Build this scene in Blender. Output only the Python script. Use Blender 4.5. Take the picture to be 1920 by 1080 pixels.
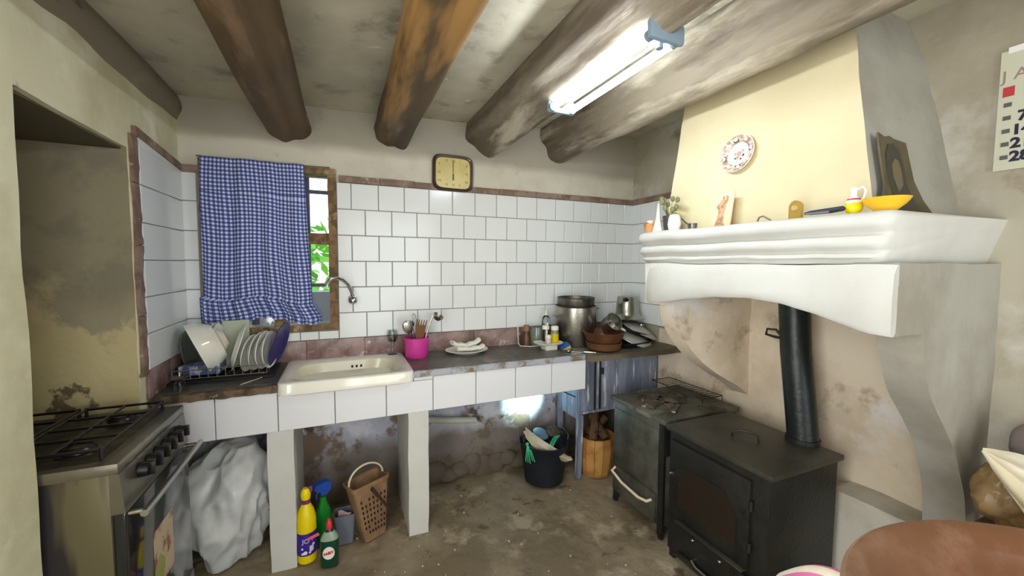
import bpy, math, random
from math import sin, cos, pi, radians as R_, sqrt
from mathutils import Vector, Matrix, Euler, noise
random.seed(7)
D = bpy.data
for o in list(D.objects): D.objects.remove(o, do_unlink=True)
S = bpy.context.scene
COL = S.collection

# ------------------------------------------------------------------ camera
yaw, pitch, roll = 0.404933, -0.060367, 0.005677
fw = Vector((sin(yaw)*cos(pitch), cos(yaw)*cos(pitch), sin(pitch)))
rt = Vector((cos(yaw), -sin(yaw), 0)); up = rt.cross(fw)
r2 = rt*cos(roll)+up*sin(roll); u2 = -rt*sin(roll)+up*cos(roll)
cd = D.cameras.new('camera'); cam = D.objects.new('camera', cd); COL.objects.link(cam)
cam.matrix_world = Matrix(((r2.x, u2.x, -fw.x, 0), (r2.y, u2.y, -fw.y, 0), (r2.z, u2.z, -fw.z, 1.435), (0, 0, 0, 1)))
cd.sensor_width = 36; cd.lens = 36*745.786/1920; cd.clip_start = 0.02; cd.clip_end = 60
S.camera = cam
# ------------------------------------------------------------------ world and light
W = D.worlds.new('world'); S.world = W; W.use_nodes = True
W.node_tree.nodes['Background'].inputs[0].default_value = (0.80, 0.90, 1.0, 1)
W.node_tree.nodes['Background'].inputs[1].default_value = 2.2
S.view_settings.view_transform = 'Standard'; S.view_settings.look = 'None'
S.view_settings.exposure = 0.50; S.view_settings.gamma = 1.0
S.view_settings.use_curve_mapping = False
TUBE_STRENGTH = 42.0
def area(name, loc, rot, sx, sy, power, col):
    l = D.lights.new(name, 'AREA'); l.shape = 'RECTANGLE'; l.size = sx; l.size_y = sy; l.energy = power; l.color = col
    o = D.objects.new(name, l); COL.objects.link(o); o.location = loc; o.rotation_euler = rot; return o
area('rear_fill_light', (0.75, -2.10, 1.35), (R_(90), 0, 0), 1.5, 2.0, 22, (1.0, 0.97, 0.92))  # unseen fill light added behind the camera
area('side_fill_light', (-0.70, -0.10, 1.25), (R_(90), 0, R_(-90)), 1.1, 1.5, 32, (1.0, 0.97, 0.93))  # added fill light; the window it sits in is invented

# ------------------------------------------------------------------ mesh helpers
class MB:
    def __init__(s): s.v = []; s.f = []; s.uv = None
    def add(s, vs, fs):
        n = len(s.v); s.v += [tuple(p) for p in vs]; s.f += [tuple(i+n for i in f) for f in fs]; return s
    def box(s, x0, x1, y0, y1, z0, z1):
        return s.add([(x0,y0,z0),(x1,y0,z0),(x1,y1,z0),(x0,y1,z0),(x0,y0,z1),(x1,y0,z1),(x1,y1,z1),(x0,y1,z1)],
                     [(3,2,1,0),(4,5,6,7),(0,1,5,4),(1,2,6,5),(2,3,7,6),(3,0,4,7)])
    def bbox(s, x0, x1, y0, y1, z0, z1, b=0.004):
        """box with chamfered edges"""
        n = len(s.v)
        import bmesh
        bm = bmesh.new(); bmesh.ops.create_cube(bm, size=1)
        for v in bm.verts: v.co = Vector((x0+(v.co.x+.5)*(x1-x0), y0+(v.co.y+.5)*(y1-y0), z0+(v.co.z+.5)*(z1-z0)))
        bmesh.ops.bevel(bm, geom=bm.edges[:], offset=b, segments=2, profile=0.6, affect='EDGES')
        bm.verts.index_update()
        s.add([v.co[:] for v in bm.verts], [[v.index for v in f.verts] for f in bm.faces]); bm.free(); return s
    def gbox(s, x0, x1, y0, y1, z0, z1, st=0.06):
        def gr(o, a, b, na, nb):
            vs = [Vector(o)+Vector(a)*(i/na)+Vector(b)*(j/nb) for j in range(nb+1) for i in range(na+1)]
            fs = [(j*(na+1)+i, j*(na+1)+i+1, (j+1)*(na+1)+i+1, (j+1)*(na+1)+i) for j in range(nb) for i in range(na)]
            s.add(vs, fs)
        X, Y, Z = x1-x0, y1-y0, z1-z0; nx, ny, nz = (max(1, round(q/st)) for q in (X, Y, Z))
        gr((x0,y0,z0),(X,0,0),(0,0,Z),nx,nz); gr((x1,y1,z0),(-X,0,0),(0,0,Z),nx,nz)
        gr((x1,y0,z0),(0,Y,0),(0,0,Z),ny,nz); gr((x0,y1,z0),(0,-Y,0),(0,0,Z),ny,nz)
        gr((x0,y0,z1),(X,0,0),(0,Y,0),nx,ny); gr((x0,y1,z0),(X,0,0),(0,-Y,0),nx,ny)
        return s
    def jit(s, amp, sc=3.0, seed=0.0, start=0):
        for i in range(start, len(s.v)):
            p = Vector(s.v[i]); q = p*sc+Vector((seed, seed*1.7, seed*.3))
            s.v[i] = tuple(p+noise.noise_vector(q)*amp+noise.noise_vector(q*3.1)*amp*.35)
        return s
    def tube(s, pts, r, n=10, caps=True, flat=1.0):
        pts = [Vector(p) for p in pts]; N = len(pts)
        rr = r if isinstance(r, (list, tuple)) else [r]*N
        t0 = (pts[1]-pts[0]).normalized(); ref = Vector((0,0,1)) if abs(t0.z) < .9 else Vector((1,0,0))
        a = t0.cross(ref).normalized(); vs = []
        for i, p in enumerate(pts):
            t = (pts[min(i+1,N-1)]-pts[max(i-1,0)]).normalized()
            a = (a-t*a.dot(t)).normalized(); b = t.cross(a)
            vs += [p+(a*cos(2*pi*k/n)+b*sin(2*pi*k/n)*flat)*rr[i] for k in range(n)]
        fs = [(i*n+k, i*n+(k+1)%n, (i+1)*n+(k+1)%n, (i+1)*n+k) for i in range(N-1) for k in range(n)]
        if caps: fs += [tuple(range(n-1,-1,-1)), tuple((N-1)*n+k for k in range(n))]
        return s.add(vs, fs)
    def cyl(s, p0, p1, r0, r1=None, n=20): return s.tube([p0, p1], [r0, r0 if r1 is None else r1], n)
    def lathe(s, prof, n=32, c=(0,0,0), sx=1, sy=1, wob=0):
        vs = []; fs = []; m = len(prof)
        for r, z in prof:
            for k in range(n):
                a = 2*pi*k/n; w = 1+wob*sin(a*3+z*20)
                vs.append((c[0]+max(r,1e-5)*w*cos(a)*sx, c[1]+max(r,1e-5)*w*sin(a)*sy, c[2]+z))
        for i in range(m-1):
            fs += [(i*n+k, i*n+(k+1)%n, (i+1)*n+(k+1)%n, (i+1)*n+k) for k in range(n)]
        return s.add(vs, fs)
    def loft(s, loops, cap0=True, cap1=True):
        n = len(loops[0]); vs = [p for l in loops for p in l]
        fs = [(i*n+k, i*n+(k+1)%n, (i+1)*n+(k+1)%n, (i+1)*n+k) for i in range(len(loops)-1) for k in range(n)]
        if cap0: fs.append(tuple(range(n-1,-1,-1)))
        if cap1: fs.append(tuple((len(loops)-1)*n+k for k in range(n)))
        return s.add(vs, fs)
    def grid(s, fn, nu, nv, uvs=None):
        vs = [fn(i/nu, j/nv) for j in range(nv+1) for i in range(nu+1)]
        fs = [(j*(nu+1)+i, j*(nu+1)+i+1, (j+1)*(nu+1)+i+1, (j+1)*(nu+1)+i) for j in range(nv) for i in range(nu)]
        s.add(vs, fs)
        if uvs: s.uv = [uvs(i/nu, j/nv) for j in range(nv+1) for i in range(nu+1)]
        return s
    def ball(s, c, rx, ry=None, rz=None, n=16, m=10):
        ry = rx if ry is None else ry; rz = rx if rz is None else rz
        pr = [(sin(pi*j/m), -cos(pi*j/m)) for j in range(m+1)]
        k0 = len(s.v); s.lathe(pr, n)
        for i in range(k0, len(s.v)):
            x, y, z = s.v[i]; s.v[i] = (c[0]+x*rx, c[1]+y*ry, c[2]+z*rz)
        return s
    def prism(s, poly, ax, a0, a1):
        """poly in the plane across axis ax ('x','y','z'), extruded a0..a1"""
        def P(u, v, a): return {'x': (a,u,v), 'y': (u,a,v), 'z': (u,v,a)}[ax]
        return s.loft([[P(u,v,a0) for u, v in poly], [P(u,v,a1) for u, v in poly]])
    def xf(s, M, start=0):
        for i in range(start, len(s.v)): s.v[i] = tuple(M @ Vector(s.v[i]))
        return s
    def text(s, string, size, M, bold=0.0, wrap=None, thick=0.0004):
        cu = D.curves.new('tmp', 'FONT'); cu.body = string; cu.size = size; cu.align_x = 'CENTER'; cu.align_y = 'CENTER'; cu.offset = bold; cu.resolution_u = 3
        cu.extrude = thick
        o = D.objects.new('tmp', cu); me = o.to_mesh()
        vs = [v.co.copy() for v in me.vertices]; fs = [tuple(p.vertices) for p in me.polygons]
        o.to_mesh_clear(); D.objects.remove(o); D.curves.remove(cu)
        if wrap: vs = [wrap(v) for v in vs]
        return s.add([M @ v for v in vs], fs)
def solid(mb, th):
    """give an open sheet a thickness th along its vertex normals"""
    n = len(mb.v); N = [Vector() for _ in range(n)]
    for f in mb.f:
        a, b, c = (Vector(mb.v[i]) for i in f[:3]); nn = (b-a).cross(c-a)
        if nn.length > 0: nn.normalize()
        for i in f: N[i] += nn
    ec = {}
    for f in mb.f:
        for i in range(len(f)):
            e = (f[i], f[(i+1) % len(f)]); k = (min(e), max(e)); ec.setdefault(k, []).append(e)
    back = [tuple(Vector(mb.v[i])-(N[i].normalized() if N[i].length else Vector((0,0,1)))*th) for i in range(n)]
    fs = [tuple(reversed([i+n for i in f])) for f in mb.f]
    for k, l in ec.items():
        if len(l) == 1:
            a, b = l[0]; fs.append((b, a, a+n, b+n))
    if mb.uv: mb.uv = mb.uv+mb.uv
    mb.v += back; mb.f += fs; return mb
def srect(cx, cy, hx, hy, z, n=40, e=5.0):
    out = []
    for k in range(n):
        a = 2*pi*k/n; c, s_ = cos(a), sin(a)
        out.append((cx+hx*math.copysign(abs(c)**(2/e), c), cy+hy*math.copysign(abs(s_)**(2/e), s_), z))
    return out
def mesh_of(name, mb, mat, ang=38):
    me = D.meshes.new(name); me.from_pydata(mb.v, [], mb.f); me.update()
    if mb.uv:
        uvl = me.uv_layers.new(name='UVMap')
        for lp in me.loops: uvl.data[lp.index].uv = mb.uv[lp.vertex_index]
    for m in (mat if isinstance(mat, list) else [mat]): me.materials.append(m)
    me.polygons.foreach_set('use_smooth', [True]*len(me.polygons)); me.set_sharp_from_angle(angle=R_(ang))
    return me
def part(name, mb, mat, parent=None, loc=None, rot=None, world=True, ang=38, label=None, kind=None):
    """one mesh object; with world=True the builder's points are world points and are moved to the parent's (or own) origin"""
    if world:
        org = None
        if parent is not None:
            q = parent; org = Vector((0,0,0))
            while q is not None: org += Vector(q.location); q = q.parent
            if parent.type == 'MESH' and parent.get('_w'): org = Vector(parent['_w'])
        elif loc is not None: org = Vector(loc)
        if org is not None and org.length: mb.v = [tuple(Vector(p)-org) for p in mb.v]
    me = mesh_of(name, mb, mat, ang); o = D.objects.new(name, me); COL.objects.link(o)
    if parent is not None: o.parent = parent
    if loc is not None: o.location = loc
    if rot is not None: o.rotation_euler = rot
    if label: o['label'] = label
    if kind: o['kind'] = kind
    return o
def thing(name, label, cat, loc=(0,0,0), rot=None, group=None):
    o = D.objects.new(name, None); COL.objects.link(o); o.location = loc; o.empty_display_size = .05
    if rot is not None: o.rotation_euler = rot
    o['label'] = label; o['category'] = cat
    if group: o['group'] = group
    return o
def tag(o, label, cat, group=None):
    o['label'] = label; o['category'] = cat
    if group: o['group'] = group
    return o
def struct(name, mb, mat, ang=38):
    o = part(name, mb, mat, ang=ang); o['kind'] = 'structure'; return o
def stamp(name, me, parent, loc, rot=None, scale=None):
    o = D.objects.new(name, me); COL.objects.link(o); o.parent = parent; o.location = loc
    if rot is not None: o.rotation_euler = rot
    if scale is not None: o.scale = scale
    return o
def dup(root, loc, rot=None, label=None, group=None):
    r = root.copy(); COL.objects.link(r); r.location = loc
    if rot is not None: r.rotation_euler = rot
    if label: r['label'] = label
    if group: r['group'] = group
    for ch in list(root.children):
        c = ch.copy(); COL.objects.link(c); c.parent = r
        for g in ch.children: d = g.copy(); COL.objects.link(d); d.parent = c
    return r

# ------------------------------------------------------------------ materials
def srgb(r, g, b):
    return tuple((c/255/12.92 if c/255 <= .04045 else ((c/255+.055)/1.055)**2.4) for c in (r, g, b))+(1,)
def mat(name, rgb, rough=.5, metal=0.0, patches=(), bump=0.0, bscale=40, stretch=None, trans=0.0, ior=1.45, spec=.5, coat=0, zband=None, alpha=1.0, emit=None, sheen=0):
    """patches: (rgb, noise scale, threshold, softness, detail). zband: (rgb, z0, z1, amount of edge noise) tints between two heights."""
    m = D.materials.new(name); m.use_nodes = True; nt = m.node_tree; N = nt.nodes; L = nt.links
    b = N['Principled BSDF']; b.inputs['Roughness'].default_value = rough; b.inputs['Metallic'].default_value = metal
    b.inputs['Base Color'].default_value = srgb(*rgb); b.inputs['IOR'].default_value = ior
    b.inputs['Transmission Weight'].default_value = trans; b.inputs['Specular IOR Level'].default_value = spec
    b.inputs['Coat Weight'].default_value = coat; b.inputs['Alpha'].default_value = alpha; b.inputs['Sheen Weight'].default_value = sheen
    if emit: b.inputs['Emission Color'].default_value = srgb(*emit[0]); b.inputs['Emission Strength'].default_value = emit[1]
    geo = N.new('ShaderNodeNewGeometry'); vec = geo.outputs['Position']
    if stretch:
        mp = N.new('ShaderNodeMapping'); mp.inputs['Scale'].default_value = stretch; L.new(vec, mp.inputs[0]); vec = mp.outputs[0]
    cur = None
    def mix(fac, c2):
        nonlocal cur
        mx = N.new('ShaderNodeMix'); mx.data_type = 'RGBA'; L.new(fac, mx.inputs[0])
        if cur is None: mx.inputs[6].default_value = srgb(*rgb)
        else: L.new(cur, mx.inputs[6])
        mx.inputs[7].default_value = srgb(*c2); cur = mx.outputs[2]
    for i, (c2, sc, th, so, de) in enumerate(patches):
        nz = N.new('ShaderNodeTexNoise'); nz.inputs['Scale'].default_value = sc; nz.inputs['Detail'].default_value = de; nz.inputs['Roughness'].default_value = .62
        ad = N.new('ShaderNodeVectorMath'); ad.operation = 'ADD'; ad.inputs[1].default_value = (i*7.3+len(name), i*3.1, i*5.7); L.new(vec, ad.inputs[0]); L.new(ad.outputs[0], nz.inputs['Vector'])
        mr = N.new('ShaderNodeMapRange'); mr.inputs[1].default_value = th-so; mr.inputs[2].default_value = th+so; L.new(nz.outputs[0], mr.inputs[0])
        mix(mr.outputs[0], c2)
    for zb in (zband or []):
        c2, z0, z1, am, op = zb
        sp = N.new('ShaderNodeSeparateXYZ'); L.new(geo.outputs['Position'], sp.inputs[0])
        nz = N.new('ShaderNodeTexNoise'); nz.inputs['Scale'].default_value = 4; nz.inputs['Detail'].default_value = 6; L.new(geo.outputs['Position'], nz.inputs['Vector'])
        ma = N.new('ShaderNodeMath'); ma.operation = 'MULTIPLY_ADD'; L.new(nz.outputs[0], ma.inputs[0]); ma.inputs[1].default_value = am; L.new(sp.outputs[2], ma.inputs[2])
        mr = N.new('ShaderNodeMapRange'); mr.inputs[1].default_value = z0+am*.5; mr.inputs[2].default_value = z1+am*.5; mr.inputs[4].default_value = op; L.new(ma.outputs[0], mr.inputs[0])
        mix(mr.outputs[0], c2)
    if cur is not None: L.new(cur, b.inputs['Base Color'])
    if bump:
        nz = N.new('ShaderNodeTexNoise'); nz.inputs['Scale'].default_value = bscale; nz.inputs['Detail'].default_value = 6; L.new(vec, nz.inputs['Vector'])
        bp = N.new('ShaderNodeBump'); bp.inputs['Strength'].default_value = bump; bp.inputs['Distance'].default_value = .01; L.new(nz.outputs[0], bp.inputs['Height']); L.new(bp.outputs[0], b.inputs['Normal'])
    return m
M = {}
M['plaster_back'] = mat('plaster_back', (214,209,192), .85, patches=[((186,180,165), 2.2, .58, .14, 8), ((160,150,132), 7, .70, .05, 8)], bump=.35, bscale=14,
    zband=[((158,152,138), 2.06, 2.11, .06, .75)])
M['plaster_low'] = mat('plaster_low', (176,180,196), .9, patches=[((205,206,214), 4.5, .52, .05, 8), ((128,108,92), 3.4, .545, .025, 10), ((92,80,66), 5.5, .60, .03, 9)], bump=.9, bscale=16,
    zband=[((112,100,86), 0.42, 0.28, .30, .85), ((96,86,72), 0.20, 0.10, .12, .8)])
M['plaster_left'] = mat('plaster_left', (226,223,192), .8, patches=[((205,200,165), 2.6, .55, .10, 7), ((238,236,215), 3.5, .60, .06, 8), ((170,160,128), 9, .72, .04, 8)], bump=.45, bscale=9)
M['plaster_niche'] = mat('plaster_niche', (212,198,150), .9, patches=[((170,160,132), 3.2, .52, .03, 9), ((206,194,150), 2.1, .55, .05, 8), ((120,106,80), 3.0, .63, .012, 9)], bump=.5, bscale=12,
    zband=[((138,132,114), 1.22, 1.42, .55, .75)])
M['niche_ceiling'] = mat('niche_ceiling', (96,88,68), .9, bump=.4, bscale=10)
M['ceiling'] = mat('ceiling', (206,200,178), .85, patches=[((172,168,148), 1.7, .52, .14, 8), ((150,146,128), 5.0, .60, .06, 9), ((222,218,204), 9, .68, .03, 7)], bump=.4, bscale=10)
M['plaster_right'] = mat('plaster_right', (174,168,150), .9, patches=[((156,148,128), 2.0, .52, .10, 8), ((138,126,106), 3.6, .62, .05, 8), ((190,188,178), 2.6, .60, .06, 8), ((96,82,66), 11, .745, .02, 5)], bump=.4, bscale=11,
    zband=[((206,208,196), 0.52, 0.44, .16, .8)])
M['hood_cream'] = mat('hood_cream', (216,206,170), .8, patches=[((206,194,156), 1.6, .5, .12, 6)], bump=.25, bscale=9)
M['hood_white'] = mat('hood_white', (208,209,203), .7, patches=[((196,196,188), 2.4, .56, .12, 7), ((176,170,154), 12, .745, .02, 5)], bump=.3, bscale=10)
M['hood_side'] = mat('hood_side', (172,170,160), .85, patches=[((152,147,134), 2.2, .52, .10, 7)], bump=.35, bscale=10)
M['corbel'] = mat('corbel', (206,202,190), .85, patches=[((184,178,160), 3, .52, .08, 7), ((232,232,228), 5, .64, .04, 8)], bump=.4, bscale=12)
M['floor'] = mat('floor', (150,136,112), .6, patches=[((122,108,84), 2.6, .50, .08, 9), ((172,158,132), 5.5, .59, .05, 9), ((98,84,66), 9, .64, .04, 8), ((196,186,166), 26, .735, .015, 5)], bump=.8, bscale=14)
M['tile'] = mat('tile', (228,232,231), .16, bump=.015, bscale=5)
M['tile_front'] = mat('tile_front', (226,228,232), .28, bump=.04, bscale=7)
M['grout'] = mat('grout', (140,140,134), .9)
M['marble'] = mat('marble', (160,136,130), .35, patches=[((122,92,88), 8, .5, .08, 9), ((206,190,186), 13, .62, .03, 9), ((112,100,84), 5, .62, .05, 8)], bump=.25, bscale=30)
M['border'] = mat('border', (150,128,114), .6, patches=[((120,98,82), 8, .5, .06, 9), ((176,160,146), 16, .63, .03, 9)], bump=.5, bscale=30)
M['slab'] = mat('slab', (92,90,84), .38, patches=[((66,62,56), 4, .5, .08, 9), ((142,98,70), 6.5, .655, .035, 8), ((128,122,108), 9, .63, .04, 9)], bump=.3, bscale=24)
M['slab_edge'] = mat('slab_edge', (168,172,180), .6, patches=[((120,106,88), 9, .55, .05, 9)], bump=.6, bscale=24)
M['crumbly'] = mat('crumbly', (116,96,74), .8, patches=[((80,68,54), 14, .5, .05, 9), ((190,176,150), 20, .64, .03, 8)], bump=1.0, bscale=40)
M['beam_brown'] = mat('beam_brown', (92,72,44), .6, patches=[((62,50,32), 5, .5, .08, 8), ((156,118,66), 3.0, .57, .03, 5), ((126,102,74), 7, .60, .05, 7)], bump=.6, bscale=20, stretch=(1,.16,1))
M['beam_grey'] = mat('beam_grey', (138,128,110), .65, patches=[((104,94,80), 5, .5, .06, 8), ((190,182,162), 4.2, .56, .05, 7), ((86,72,58), 8, .63, .04, 8)], bump=.8, bscale=16, stretch=(1,.2,1))
M['beam_dark'] = mat('beam_dark', (136,128,110), .8, patches=[((96,78,64), 6, .58, .04, 8), ((150,142,124), 5, .6, .05, 8)], bump=.5, bscale=16, stretch=(1,.4,1))
M['window_wood'] = mat('window_wood', (134,104,66), .6, patches=[((96,72,44), 14, .5, .06, 8), ((182,160,116), 9, .6, .05, 8)], bump=.6, bscale=60)
M['grey_paint'] = mat('grey_paint', (84,92,112), .6)
M['white'] = mat('white', (238,238,230), .3)
M['ceramic'] = mat('ceramic', (236,235,224), .12, coat=.4, patches=[((222,214,190), 4, .6, .1, 4)])
M['ceramic_in'] = mat('ceramic_in', (230,226,200), .2, coat=.3)
M['dark'] = mat('dark', (20,20,20), .6)
M['steel'] = mat('steel', (176,174,166), .3, 1.0, bump=.1, bscale=60)
M['steel_dark'] = mat('steel_dark', (120,118,110), .38, .9, patches=[((70,66,58), 6, .52, .1, 7)], bump=.1, bscale=50)
M['steel_bright'] = mat('steel_bright', (188,188,178), .42, .55)
M['chrome'] = mat('chrome', (210,212,214), .12, 1.0)
M['iron'] = mat('iron', (28,28,26), .45, .2, patches=[((42,41,36), 4, .54, .12, 8), ((22,21,20), 9, .6, .06, 8)], bump=.25, bscale=50)
M['iron_top'] = mat('iron_top', (66,64,54), .42, .2, patches=[((52,50,42), 4, .5, .1, 8)], bump=.25, bscale=50)
M['iron_rust'] = mat('iron_rust', (96,96,84), .6, .25, patches=[((62,58,46), 4, .5, .08, 9), ((104,74,46), 7, .62, .05, 8), ((120,120,108), 5, .58, .05, 8)], bump=.5, bscale=40)
M['enamel_grey'] = mat('enamel_grey', (98,98,88), .45, .2, patches=[((62,60,52), 3.4, .5, .1, 8), ((104,78,54), 5, .66, .04, 8)], bump=.2, bscale=40)
M['pipe_black'] = mat('pipe_black', (30,36,34), .4, .2, patches=[((44,54,46), 6, .56, .08, 7), ((104,96,76), 16, .72, .02, 6)], bump=.2, bscale=40)
M['galv'] = mat('galv', (150,158,176), .42, .15, patches=[((118,126,144), 3, .5, .08, 7), ((226,230,242), 4.0, .60, .03, 8), ((84,78,70), 5, .66, .03, 8)], bump=.4, bscale=30, stretch=(6,6,.6))
M['wood_slab'] = mat('wood_slab', (112,104,84), .55, patches=[((80,72,56), 6, .5, .07, 9), ((150,146,126), 5, .6, .05, 8)], bump=.5, bscale=20, stretch=(.4,1,1))
M['terracotta'] = mat('terracotta', (100,66,42), .35, patches=[((78,52,34), 6, .5, .08, 8), ((124,78,48), 5, .6, .05, 7)], bump=.2, bscale=30)
M['terra_basin'] = mat('terra_basin', (126,86,62), .32, patches=[((112,74,48), 2.4, .5, .1, 7), ((142,106,84), 4, .6, .06, 7), ((120,74,50), 7, .66, .04, 7)], bump=.12, bscale=20, coat=.2)
M['terra_rim'] = mat('terra_rim', (176,146,116), .4, patches=[((150,120,92), 4, .5, .1, 7)], bump=.2, bscale=24)
M['pink'] = mat('pink', (206,60,150), .42)
M['brown_plastic'] = mat('brown_plastic', (112,74,36), .4)
M['glass'] = mat('glass', (235,240,240), .03, trans=1.0)
M['glass_green'] = mat('glass_green', (160,174,156), .1, trans=.55)
M['oil'] = mat('oil', (240,206,10), .15, trans=.25, coat=.3)
M['yellow'] = mat('yellow', (238,214,8), .35)
M['yellow_bowl'] = mat('yellow_bowl', (232,184,44), .3, patches=[((240,200,80), 5, .6, .05, 4)])
M['violet'] = mat('violet', (60,34,150), .4)
M['purple_red'] = mat('purple_red', (120,50,110), .4)
M['blue'] = mat('blue', (28,74,160), .4)
M['green_body'] = mat('green_body', (30,150,50), .25, trans=.3)
M['soap'] = mat('soap', (8,62,42), .15, coat=.4)
M['soap_pale'] = mat('soap_pale', (150,170,150), .2)
M['red'] = mat('red', (210,50,62), .4)
M['navy'] = mat('navy', (38,40,110), .3)
M['sponge_blue'] = mat('sponge_blue', (46,92,168), .9)
M['sponge_yellow'] = mat('sponge_yellow', (206,180,90), .95, bump=.6, bscale=120)
M['towel'] = mat('towel', (232,230,218), .95, bump=.5, bscale=90)
M['basket_tan'] = mat('basket_tan', (150,118,86), .7, patches=[((126,98,70), 6, .5, .08, 6)], bump=.4, bscale=60)
M['cream_plastic'] = mat('cream_plastic', (222,208,180), .45)
M['stick'] = mat('stick', (58,36,26), .6)
M['rubber'] = mat('rubber', (20,26,36), .55, bump=.2, bscale=40)
M['rope_green'] = mat('rope_green', (70,190,130), .6)
M['cardboard'] = mat('cardboard', (206,196,172), .7, patches=[((150,134,112), 5, .55, .05, 6)])
M['wood_tan'] = mat('wood_tan', (196,146,82), .6, patches=[((160,110,56), 6, .5, .07, 7), ((110,74,42), 11, .66, .03, 7)], bump=.4, bscale=30)
M['bark'] = mat('bark', (92,64,42), .85, bump=.8, bscale=40)
M['bag'] = mat('bag', (226,229,230), .28, trans=.12, patches=[((240,242,240), 4, .56, .08, 5), ((200,203,204), 3, .6, .06, 5)], alpha=1.0)
M['bag_cloth'] = mat('bag_cloth', (226,216,186), .8, patches=[((240,236,220), 5, .55, .08, 5)])
M['amber'] = mat('amber', (150,122,82), .5, patches=[((120,92,58), 7, .55, .06, 7), ((170,150,110), 9, .62, .05, 7)], coat=.2)
M['mauve'] = mat('mauve', (134,122,122), .5)
M['gold'] = mat('gold', (198,164,84), .35, .6)
M['leaf_dry'] = mat('leaf_dry', (120,122,84), .8)
M['straw'] = mat('straw', (214,204,140), .8)
M['icon_panel'] = mat('icon_panel', (240,214,176), .6, patches=[((246,196,160), 9, .5, .1, 3)])
M['icon_figure'] = mat('icon_figure', (196,160,124), .6, patches=[((150,110,84), 30, .55, .05, 4)])
M['picture_dark'] = mat('picture_dark', (98,88,64), .6, patches=[((76,70,52), 8, .5, .1, 6)])
M['picture_figure'] = mat('picture_figure', (66,64,52), .6)
M['picture_face'] = mat('picture_face', (112,100,76), .6)
M['paper'] = mat('paper', (200,200,178), .8)
M['ink'] = mat('ink', (34,34,62), .7)
M['ink_grey'] = mat('ink_grey', (92,92,86), .7)
M['ink_pink'] = mat('ink_pink', (150,128,124), .7)
M['ink_red'] = mat('ink_red', (186,60,66), .7)
M['clock_brown'] = mat('clock_brown', (58,34,22), .35, coat=.2)
M['clock_face'] = mat('clock_face', (222,206,140), .4, patches=[((206,190,120), 7, .55, .1, 4)])
M['plate_rim'] = mat('plate_rim', (142,122,100), .35, patches=[((206,186,170), 60, .5, .06, 4), ((232,226,216), 45, .62, .05, 4), ((150,118,104), 80, .62, .04, 3)])
M['plate_mid'] = mat('plate_mid', (240,228,216), .3, patches=[((206,160,150), 90, .6, .05, 4)])
M['plate_red'] = mat('plate_red', (220,136,120), .4)
M['plate_green'] = mat('plate_green', (130,170,130), .4)
M['plate_dark'] = mat('plate_dark', (74,58,52), .4)
M['enamel_black'] = mat('enamel_black', (24,24,26), .3)
M['cooktop'] = mat('cooktop', (62,58,46), .4, .4, patches=[((44,40,34), 5, .5, .1, 8), ((96,90,72), 6, .6, .06, 8)], bump=.3, bscale=40)
M['oven_steel'] = mat('oven_steel', (112,108,100), .3, .8, patches=[((136,130,116), 2.6, .5, .12, 5)], bump=.08, bscale=40)
M['oven_side'] = mat('oven_side', (60,56,60), .3, .5, patches=[((116,110,84), 4, .56, .04, 3)], bump=.05, bscale=20, stretch=(1.6,1.6,.25))
M['oven_glass'] = mat('oven_glass', (26,26,30), .12, coat=.5)
M['sticker'] = mat('sticker', (196,176,150), .6, patches=[((150,96,76), 18, .58, .05, 3)])
M['sticker_green'] = mat('sticker_green', (150,160,84), .6)
M['tray_blue'] = mat('tray_blue', (74,88,130), .35, patches=[((176,184,204), 26, .56, .04, 4)])
M['glass_bowl'] = mat('glass_bowl', (150,160,150), .12, trans=.5)
M['plastic_white'] = mat('plastic_white', (228,228,214), .4)
M['lamp_white'] = mat('lamp_white', (214,214,208), .5)
M['lamp_end'] = mat('lamp_end', (126,146,160), .5)
M['tube_light'] = mat('tube_light', (255,255,255), .5, emit=((238,246,255), TUBE_STRENGTH))
M['torch_light'] = mat('torch_light', (255,255,255), .5, emit=((190,250,255), 14))
M['stripe_pink'] = mat('stripe_pink', (232,120,180), .9)
M['wicker'] = mat('wicker', (206,176,126), .7, bump=.6, bscale=50)
M['table_wood'] = mat('table_wood', (118,86,58), .6, bump=.3, bscale=20)
M['leaf'] = mat('leaf', (110,190,60), .6)
M['yard'] = mat('yard', (150,160,120), .9)
M['yard_wall'] = mat('yard_wall', (214,196,196), .9)
M['pvc'] = mat('pvc', (190,190,180), .5)
M['soot'] = mat('soot', (86,76,62), .95, patches=[((56,50,42), 10, .5, .08, 6), ((150,146,132), 16, .64, .03, 6)], bump=1.0, bscale=50)
M['moss'] = mat('moss', (66,84,52), .95)
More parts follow.
